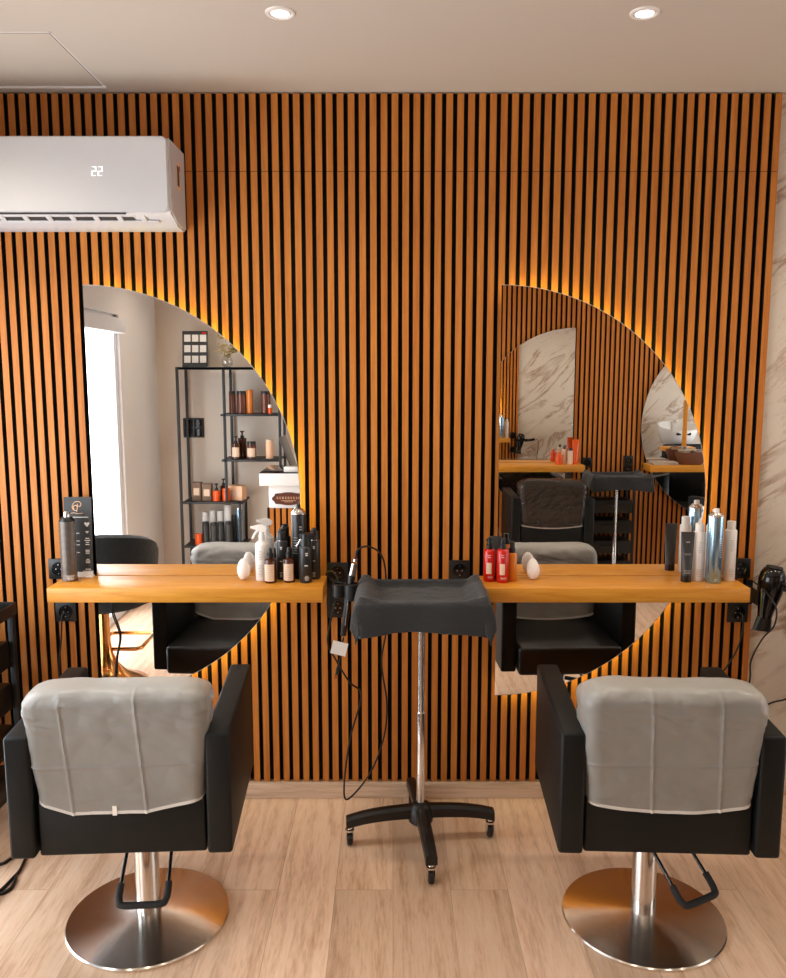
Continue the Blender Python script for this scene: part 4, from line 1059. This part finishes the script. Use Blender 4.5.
for a, b in (((-0.08, -0.09, 0), (0.08, 0.09, 0.004)), ((-0.08, -0.09, 0), (-0.075, 0.09, 0.06)), ((0.075, -0.09, 0), (0.08, 0.09, 0.06)), ((-0.08, -0.09, 0), (0.08, -0.085, 0.05)), ((-0.08, 0.085, 0), (0.08, 0.09, 0.06))): box(bm, a, b, 0.001)
obj('tray', bm, M['blackplastic'], t)
for k in range(5):
    bm = B(); x = -0.055 + k * 0.026
    box(bm, (x, -0.07, 0.035), (x + 0.004, 0.075, 0.062), 0.001, mat=R(math.radians(6), 'X')); o = obj('comb', bm, M['printgrey'] if k % 2 else M['tubegrey'], t)
cable('black cable looped on the floor left of the left chair',
      [(-1.314, 2.832, 0.006), (-1.312, 2.768, 0.006), (-1.299, 2.683, 0.006), (-1.302, 2.643, 0.006), (-1.311, 2.575, 0.006), (-1.325, 2.548, 0.006), (-1.298, 2.554, 0.006), (-1.284, 2.581, 0.006), (-1.288, 2.620, 0.006), (-1.302, 2.654, 0.006)], 0.0055)
cable('black cable trailing across the floor from the tool cart to the left chair',
      [(-1.502, 2.672, 0.006), (-1.433, 2.707, 0.006), (-1.382, 2.719, 0.006), (-1.364, 2.750, 0.006), (-1.344, 2.800, 0.006), (-1.303, 2.858, 0.006)], 0.0055)
t = tag(None or obj('power_brick', (lambda b: (box(b, (-0.045, -0.03, 0), (0.045, 0.03, 0.032), 0.006), b)[1])(B()), M['blackplastic'], None, loc=(-1.36, 2.52, 0.0)), 'black power brick on the floor beside the tool cart', 'power adapter')

# ------------------------------------------------------------------ behind the camera, left: seen in the left mirror
# gold and black swivel chair by the shop front
t = thing('lounge_stool', 'black velvet shell chair on a gold trumpet foot, reflected in the left mirror', 'chair', (-1.60, 1.86, 0), 0)
bm = B(); lathe(bm, [(0, 0), (0.225, 0), (0.23, 0.004), (0.225, 0.012), (0.17, 0.034), (0.11, 0.072), (0.065, 0.125), (0.040, 0.19), (0.032, 0.25), (0.030, 0.46)], 56); obj('trumpet_foot', bm, M['gold'], t, angle=60)
bm = B(); p = [(0.015, -0.03, 0.195), (0.16, -0.03, 0.195), (0.185, -0.055, 0.195), (0.185, -0.30, 0.195), (0.16, -0.325, 0.195), (-0.05, -0.325, 0.195), (-0.075, -0.30, 0.195), (-0.075, -0.055, 0.195), (-0.05, -0.03, 0.195)]
tube(bm, p, 0.0115, 10, closed=True); obj('footrest', bm, M['gold'], t)
bm = B(); lathe(bm, [(0, 0.45), (0.15, 0.45), (0.24, 0.47), (0.26, 0.52), (0.255, 0.56), (0.22, 0.575), (0, 0.575)], 40); obj('seat', bm, M['velvet'], t)
bm = B(); N = 34; outer = []; inner = []
for i in range(N + 1):
    f = i / N; a = math.radians(-35 + 250 * f); top = 0.71 + 0.19 * math.sin(PI * min(1, max(0, f * 1.15 - 0.02))) ** 0.6
    for r, L_ in ((0.312, outer), (0.245, inner)):
        L_.append([bm.verts.new((r * (0.90 + 0.10 * k / 5) * math.cos(a), r * (0.90 + 0.10 * k / 5) * math.sin(a), 0.47 + (top - 0.47) * k / 5 + (0.0 if L_ is outer else 0.012))) for k in range(6)])
for a, b in zip(range(N), range(1, N + 1)):
    for k in range(5):
        bm.faces.new((outer[a][k], outer[b][k], outer[b][k + 1], outer[a][k + 1])); bm.faces.new((inner[a][k], inner[a][k + 1], inner[b][k + 1], inner[b][k]))
    bm.faces.new((outer[a][5], outer[b][5], inner[b][5], inner[a][5])); bm.faces.new((outer[a][0], inner[a][0], inner[b][0], outer[b][0]))
for e in (0, N):
    bm.faces.new([outer[e][k] for k in range(6)] + [inner[e][k] for k in range(5, -1, -1)])
bk = obj('shell_back', bm, M['velvet'], t, angle=60)
md = bk.modifiers.new('soften', 'SUBSURF'); md.levels = 1; md.render_levels = 1
bm = B(); box(bm, (0.045, -0.002, 0.74), (0.085, 0.002, 0.78), mat=T(0, 0.248, 0)); obj('white_tag', bm, M['paper'], bk, False)

# shelving rack against the beige wall
RX0, RX1, RY0, RY1 = -1.685, -0.875, YB + 0.035, YB + 0.335
t = thing('shelving_rack', 'tall black metal shelving rack with staggered shelves, reflected in the left mirror', 'shelving rack', (RX0, RY0, 0))
RW, RD = RX1 - RX0, RY1 - RY0; s_ = 0.020; RH = 1.775; MXA, MXB = 0.36, 0.46
def post(x, y, z0_, z1_): 
    bm = B(); box(bm, (x, y, z0_), (x + s_, y + s_, z1_), 0.001); obj('post', bm, M['blackmatte'], t)
for y in (0, RD - s_):
    post(0, y, 0, RH); post(RW - s_, y, 0, RH); post(MXA, y, 1.055, RH); post(MXB, y, 0, 0.72); post(MXA, y, 0.72, 1.055)
bm = B()
for y in (0, RD - s_): box(bm, (s_, y, RH - s_), (RW - s_, y + s_, RH))
for x in (0, RW - s_): box(bm, (x, s_, RH - s_), (x + s_, RD - s_, RH))
obj('top_frame', bm, M['blackmatte'], t, False)
def rshelf(x0, x1, z):
    bm = B(); box(bm, (x0, 0.0, z - 0.016), (x1, RD, z), 0.001); obj('shelf', bm, M['boxbrown'] if False else M['blackmatte'], t)
rshelf(0.02, RW - 0.02, RH - 0.002)
rshelf(MXA - 0.02, RW - 0.021, 1.412); rshelf(MXA - 0.02, RW - 0.021, 1.055); rshelf(0.021, MXB + 0.04, 0.72); rshelf(0.021, MXB + 0.04, 0.365)
def RP(px, d): return ((px - 393) / 830 * d * 0.985)
def rack_x(px): return (px - 393) / 830 * 6.42
RYC = RY1 - 0.10
GRK = 'products on the shelving rack'
# display board with cards, vase
t = thing('display_board', 'black display board with white cards leaning on top of the shelving rack', 'board', (-1.565, RYC - 0.05, RH))
bm = B(); box(bm, (-0.10, -0.004, 0), (0.10, 0.004, 0.285), mat=R(math.radians(7), 'X')); obj('board', bm, M['card'], t, False)
for r_ in range(3):
    for c_ in range(3):
        bm = B(); box(bm, (-0.085 + c_ * 0.062, 0.0042, 0.035 + r_ * 0.083), (-0.035 + c_ * 0.062, 0.0055, 0.090 + r_ * 0.083), mat=R(math.radians(7), 'X')); obj('white_card', bm, M['paper'], t, False)
bm = B(); box(bm, (0.055, 0.0042, 0.262), (0.090, 0.0055, 0.276), mat=R(math.radians(7), 'X')); obj('red_mark', bm, M['red'], t, False)
t = thing('flower_vase', 'small glass vase of dried leaves on top of the shelving rack', 'vase', (-1.30, RYC, RH))
bm = B(); lathe(bm, [(0.0, 0), (0.028, 0), (0.040, 0.02), (0.045, 0.05), (0.030, 0.08), (0.020, 0.09), (0.026, 0.105)], 24, cap=False); obj('vase_glass', bm, M['vase'], t)
bm = B()
for k in range(26):
    a = random.uniform(0, 2 * PI); sp = random.uniform(0.04, 0.15); hh = random.uniform(0.12, 0.25)
    p = smoothpts([(0, 0, 0.03), (0.01 * math.cos(a), 0.01 * math.sin(a), 0.09), (sp * math.cos(a), sp * 0.7 * math.sin(a), hh)], 4)
    tube(bm, p, 0.0016, 5)
    for q in range(3):
        c_ = p[-1 - q * 2]; m = T(*c_) @ R(random.uniform(0, 6), 'Z') @ R(random.uniform(-1, 1), 'X') @ Matrix.Diagonal((0.022, 0.013, 0.006, 1))
        bmesh.ops.create_icosphere(bm, subdivisions=1, radius=1, matrix=m)
obj('dried_stems', bm, M['dried'], t)
def jar(label, px, z, h, r, body, cap, grp=GRK, name='cosmetic_jar', pump=False, dy=0.0, label_on=False):
    t = thing(name, label, 'bottle', (rack_x(px), RYC + dy, z), 0, grp)
    bm = B(); lathe(bm, cyl(r, 0, h), 22); obj('body', bm, body, t)
    if pump:
        bm = B(); lathe(bm, [(r * 0.45, h - 0.002), (r * 0.45, h + 0.02), (r * 0.2, h + 0.022), (r * 0.2, h + 0.045), (r * 0.5, h + 0.046), (r * 0.5, h + 0.056), (0, h + 0.057)], 16); obj('pump', bm, cap, t)
    else:
        bm = B(); lathe(bm, [(r * 0.96, h - 0.001), (r * 0.96, h + 0.02), (r * 0.9, h + 0.022), (0, h + 0.022)], 20); obj('cap', bm, cap, t)
    if label_on:
        bm = B(); patch(bm, r, h * 0.15, h * 0.75, 30, 150); obj('paper_label', bm, M['labelpaper'], t)
    return t
jar('brown jar with dark lid, leftmost on the top rack shelf', 229, 1.412, 0.155, 0.026, M['brownjar'], M['blackplastic'])
jar('brown jar with dark lid, left of the orange bottle on the top rack shelf', 238.5, 1.412, 0.155, 0.038, M['brownjar'], M['blackplastic'])
jar('orange clear bottle with slim neck on the top rack shelf', 247, 1.412, 0.165, 0.026, M['orangeclear'], M['orangeclear'])
jar('brown jar with dark lid, right of the orange bottle on the top rack shelf', 263, 1.412, 0.155, 0.038, M['brownjar'], M['blackplastic'])
jar('tiny orange bottle with white base at the right end of the top rack shelf', 268.5, 1.412, 0.05, 0.016, M['orange'], M['whiteplastic'], dy=0.06)
jar('dark pump bottle with label, left on the second rack shelf', 232.5, 1.055, 0.125, 0.032, M['amber'], M['blackplastic'], label_on=True, pump=True, dy=0.04)
jar('dark taller pump bottle behind the first one on the second rack shelf', 237, 1.055, 0.16, 0.034, M['amber'], M['blackplastic'], pump=True, dy=-0.05)
jar('brown labelled jar in the middle of the second rack shelf', 248, 1.055, 0.115, 0.036, M['brownjar'], M['blackplastic'], label_on=True, dy=0.02)
jar('pale peach bottle at the right end of the second rack shelf', 266, 1.055, 0.13, 0.030, M['boxpeach'], M['labelpaper'])
def carton(label, px, z, w, d, h, mat, dy=0.0, rz=0.0):
    t = thing('carton_box', label, 'box', (rack_x(px), RYC + dy, z), rz, 'cartons on the shelving rack')
    bm = B(); box(bm, (-w / 2, -d / 2, 0), (w / 2, d / 2, h), 0.001); obj('carton', bm, mat, t)
    bm = B(); box(bm, (-w * 0.32, d / 2, h * 0.3), (w * 0.32, d / 2 + 0.001, h * 0.7)); obj('printed_label', bm, M['labelpaper'], t, False)
    return t
carton('brown carton, leftmost on the third rack shelf', 190.5, 0.72, 0.07, 0.07, 0.145, M['boxbrown'])
carton('brown carton, second from the left on the third rack shelf', 201.5, 0.72, 0.072, 0.07, 0.135, M['boxbrown'], 0.02)
jar('orange bottle with black pump on the third rack shelf', 211.5, 0.72, 0.085, 0.030, M['orange'], M['blackplastic'], pump=True, dy=0.05)
jar('orange bottle with black pump behind the others on the third rack shelf', 216, 0.72, 0.11, 0.026, M['amber'], M['blackplastic'], pump=True, dy=-0.06)
jar('short orange jar right of the pump bottle on the third rack shelf', 221.5, 0.72, 0.08, 0.030, M['orange'], M['orange'], dy=0.05)
carton('peach carton at the right end of the third rack shelf', 230.5, 0.72, 0.13, 0.09, 0.115, M['boxpeach'], -0.03, 0.25)
for px, h, r, bmat, cmat, lab in ((192, 0.07, 0.030, 'orange', 'orange', 'orange jar at the left end of the bottom rack shelf'),
                                  (195.5, 0.225, 0.024, 'whiteplastic', 'whiteplastic', 'white bottle behind the orange jar on the bottom rack shelf'),
                                  (199.5, 0.165, 0.028, 'bottleblack', 'blackplastic', 'black bottle, first from the left on the bottom rack shelf'),
                                  (203.5, 0.24, 0.024, 'whiteplastic', 'whiteplastic', 'slim white bottle, second of the white ones on the bottom rack shelf'),
                                  (207.5, 0.16, 0.027, 'tubegrey', 'blackplastic', 'dark grey bottle in the middle of the bottom rack shelf'),
                                  (211.5, 0.235, 0.026, 'whiteplastic', 'whiteplastic', 'slim white bottle, third of the white ones on the bottom rack shelf'),
                                  (215, 0.165, 0.028, 'bottleblack', 'blackplastic', 'black bottle under the tall white one on the bottom rack shelf'),
                                  (219.5, 0.285, 0.030, 'whiteplastic', 'whiteplastic', 'tallest white bottle on the bottom rack shelf'),
                                  (223, 0.17, 0.026, 'tubegrey', 'blackplastic', 'dark tube-like bottle before the tallest white one on the bottom rack shelf'),
                                  (226.5, 0.20, 0.024, 'bottleblack', 'blackplastic', 'black bottle left of the grey can on the bottom rack shelf'),
                                  (231.5, 0.27, 0.028, 'canblue', 'steel_plain', 'pale metal can at the right end of the bottom rack shelf')):
    jar(lab, px, 0.365, h, r, M[bmat], M[cmat], name='product_bottle', dy=0.05 if h < 0.18 else -0.07)
# black switch plate on the beige wall
t = thing('switch_plate', 'black double switch plate on the beige wall behind the shelving rack', 'light switch', (-1.635, YB, 1.285))
bm = B(); box(bm, (-0.085, 0, -0.08), (0.085, 0.010, 0.08), 0.003); obj('plate', bm, M['blackplastic'], t)
for s1 in (-1, 1):
    for s2 in (-1, 1):
        bm = B(); box(bm, (s1 * 0.038 - 0.032, 0.009, s2 * 0.037 - 0.031), (s1 * 0.038 + 0.032, 0.014, s2 * 0.037 + 0.031), 0.002); obj('rocker', bm, M['blackgloss'], t)

# reception desk with laptop, card reader and sign
DX0, DX1, DY0, DY1, DZ = -0.905, -0.22, 0.245, 0.735, 1.06
t = thing('reception_desk', 'white reception desk with black glass top and slatted front, reflected in the left mirror', 'desk', (DX0, DY0, 0))
DW, DD = DX1 - DX0, DY1 - DY0
bm = B(); box(bm, (0.055, 0.03, 0), (DW, DD - 0.05, DZ - 0.09), 0.003); obj('carcass', bm, M['deskwhite'], t)
bm = B(); box(bm, (0.0, 0.0, DZ - 0.09), (DW, DD, DZ - 0.006), 0.003); obj('counter_slab', bm, M['deskwhite'], t)
bm = B(); box(bm, (0.001, 0.001, DZ - 0.006), (DW - 0.001, DD - 0.001, DZ), 0.001); obj('glass_top', bm, M['blackglass'], t)
bm = B(); box(bm, (0.052, DD - 0.05, 0.0), (DW, DD - 0.044, 0.81)); box(bm, (0.046, DD - 0.05, 0.0), (0.054, DD - 0.02, 0.815)); f_ = obj('front_panel', bm, M['felt'], t, False)
bm = B()
for k in range(15):
    x = 0.062 + k * 0.042
    if x + 0.027 < DW: box(bm, (x, DD - 0.044, 0.0), (x + 0.027, DD - 0.024, 0.81))
obj('front_slats', bm, M['slat'], t, False)
t = thing('desk_sign', 'brown scalloped sign with pale lettering on the front of the reception desk', 'sign', (-0.715, 0.685, 0.875))
o_ = []
for i in range(80):
    a = 2 * PI * i / 80; r_ = 1 + 0.05 * math.cos(8 * a); o_.append((0.108 * r_ * math.copysign(abs(math.cos(a)) ** 0.7, math.cos(a)), 0.042 * r_ * math.copysign(abs(math.sin(a)) ** 0.7, math.sin(a))))
bm = B(); prism(bm, o_, 0.008); obj('sign_board', bm, M['signbrown'], t, False)
bm = B()
x = -0.08
for w_ in (0.010, 0.008, 0.012, 0.009, 0.011, 0.008, 0.010, 0.009, 0.012):
    box(bm, (x, 0.008, -0.002), (x + w_ * 0.35, 0.009, 0.014)); box(bm, (x, 0.008, 0.011), (x + w_, 0.009, 0.014)); box(bm, (x + w_ * 0.7, 0.008, -0.002), (x + w_, 0.009, 0.008)); x += w_ + 0.009
box(bm, (-0.05, 0.008, -0.014), (0.05, 0.009, -0.011)); box(bm, (-0.03, 0.008, -0.022), (0.03, 0.009, -0.0195))
obj('lettering', bm, M['printgold'], t, False)
t = thing('laptop', 'open grey laptop on the reception desk, seen edge-on at the rim of the left mirror', 'laptop', (-0.705, 0.43, DZ), PI / 2)
bm = B(); box(bm, (-0.15, -0.21, 0), (0.15, 0.0, 0.014), 0.003); obj('keyboard_base', bm, M['screen'], t)
bm = B(); box(bm, (-0.15, -0.004, 0.0), (0.15, 0.004, 0.225), 0.003, mat=T(0, 0.004, 0.012) @ R(math.radians(-20), 'X')); obj('lid', bm, M['screen'], t)
t = thing('card_reader', 'small white card machine on the reception desk in front of the laptop', 'card machine', (-0.69, 0.672, DZ), 0.1)
bm = B(); box(bm, (-0.05, -0.04, 0), (0.06, 0.04, 0.035), 0.006); obj('body', bm, M['whiteplastic'], t)
bm = B(); box(bm, (-0.035, -0.025, 0.034), (0.045, 0.02, 0.038), 0.001); obj('keypad', bm, M['printgrey'], t)

# ------------------------------------------------------------------ behind the camera, right: seen in the right mirror
GO = 'bottles on the mirrored shelf'
def obottle(name, label, px, h, r, bmat, cmat, cat='bottle', dy=0.0):
    t = thing(name, label, cat, ((px - 393) / 830 * 6.6, YB + 0.13 + dy, ZO), 0, GO)
    bm = B(); lathe(bm, cyl(r, 0, h), 22); obj('body', bm, M[bmat], t)
    bm = B(); lathe(bm, [(r * 0.5, h - 0.002), (r * 0.5, h + 0.02), (r * 0.35, h + 0.024), (0, h + 0.024)], 16); obj('cap', bm, M[cmat], t)
    return t
obottle('product_bottle', 'short orange bottle on the mirrored shelf, leftmost of its group', 561, 0.075, 0.028, 'orange', 'orange', dy=0.04)
obottle('product_bottle', 'clear silver bottle right of the short orange one on the mirrored shelf', 567, 0.12, 0.020, 'labelpaper', 'blackplastic')
obottle('product_bottle', 'cream bottle with dark cap left of the orange tube on the mirrored shelf', 572.5, 0.11, 0.022, 'labelpaper', 'blackplastic', dy=0.03)
squeeze_tube('hair_tube', 'tall orange tube standing at the right end of the mirrored shelf', (578 - 393) / 830 * 6.6, YB + 0.15, ZO, M['orange'], 0.20, 0.026, M['orange'], GO, PI)
tr2 = dup(tr1, (1.725, -0.04, 0), math.radians(40), 'black tray trolley reflected in the right mirror beside the clear-covered chair')
make_towel('charcoal towel over a tray, reflected in the right mirror', (1.725, -0.04, 0), math.radians(180), 4.0, 'charcoal towels on trays')
for ch in tr2.children:
    if ch.name.startswith('tray'): ch.rotation_euler = (0, 0, PI - math.radians(40))
cart2 = dup(cart, (1.74, -0.37, 0), PI, 'black tool cart with drawers, reflected in the right mirror behind the tray trolley')
cart2.scale = (1, 0.6, 1)
t = thing('magazine_stack', 'flat stack of magazines left of the wicker basket on the mirrored shelf', 'magazines', (2.18, YB + 0.15, ZO))
for k in range(3):
    bm = B(); box(bm, (-0.10, -0.07, 0.008 * k), (0.10, 0.07, 0.008 * k + 0.0075), 0.001, mat=R(0.1 * k - 0.1, 'Z')); obj('magazine', bm, M['magpage'], t)
t = thing('wicker_basket', 'brown wicker basket full of hair clips on the mirrored shelf', 'basket', (2.40, YB + 0.155, ZO))
bm = B(); lathe(bm, [(0, 0), (0.075, 0), (0.085, 0.01), (0.105, 0.08), (0.108, 0.10), (0.100, 0.10), (0.080, 0.015), (0, 0.012)], 30); bmesh.ops.scale(bm, verts=bm.verts, vec=(1.15, 0.75, 1)); obj('basket', bm, M['wicker'], t)
bm = B()
for k in range(26):
    m = T(random.uniform(-0.08, 0.08), random.uniform(-0.045, 0.045), random.uniform(0.07, 0.12)) @ R(random.uniform(0, 6), 'Z') @ R(random.uniform(0, 3), 'X')
    box(bm, (-0.03, -0.008, -0.004), (0.03, 0.008, 0.004), 0.002, mat=m)
tag(obj('hair_clips', bm, M['magpage'], t), kind='stuff')
# wash basins in front of the marble, seen twice reflected
def backwash(label, x, y):
    t = thing('backwash_unit', label, 'wash basin', (x, y, 0), PI, 'white backwash basins')
    bm = B(); box(bm, (-0.15, -0.16, 0), (0.15, 0.16, 0.72), 0.02); obj('pedestal', bm, M['blackmatte'], t)
    bm = B(); lathe(bm, [(0.0, -0.16), (0.07, -0.16), (0.13, -0.12), (0.20, -0.02), (0.235, 0.10), (0.24, 0.15), (0.225, 0.15), (0.19, 0.02), (0.14, -0.07), (0.0, -0.10)], 40, T(0, 0, 0.96) @ R(math.radians(-12), 'X')); b_ = obj('basin', bm, M['ceramic'], t)
    bm = B(); box(bm, (-0.09, 0.16, 1.0), (0.09, 0.25, 1.04), 0.015); obj('neck_rest', bm, M['rubber'], t)
    bm = B(); tube(bm, smoothpts([(0.0, -0.17, 1.03), (0.0, -0.17, 1.13), (0.0, -0.12, 1.16), (0.0, -0.06, 1.14)], 6), 0.011, 10); obj('faucet', bm, M['chrome'], t)
    bm = B(); box(bm, (-0.27, 0.25, 0.30), (0.27, 0.80, 0.46), 0.04, 3); obj('seat', bm, M['leather_seat'], t)
    bm = B(); box(bm, (-0.25, 0.19, 0.40), (0.25, 0.31, 0.90), 0.04, 3); obj('backrest', bm, M['leather'], t)
    for s in (-1, 1):
        bm = B(); a, b = sorted((s * 0.27, s * 0.35)); box(bm, (a, 0.22, 0.05), (b, 0.78, 0.62), 0.02, 3); obj('armrest', bm, M['leather'], t)
    return t
backwash('white wash basin seen in the mirrored mirror, above the orange tube', 2.28, 2.85)
backwash('white wash basin seen in the mirrored mirror at the right rim, above the wicker basket', 3.46, 2.85)
t = thing('wooden_stand', 'slim pine post with a small ledge, seen in the mirrored mirror beside the wash basin', 'stand', (2.90, 1.70, 0))
bm = B(); box(bm, (0.27, 0.10, 0), (0.31, 0.14, 1.44), 0.002); obj('post', bm, M['pine'], t)
bm = B(); box(bm, (0.03, -0.05, 0.90), (0.36, 0.16, 0.94), 0.002); obj('ledge', bm, M['pine'], t)
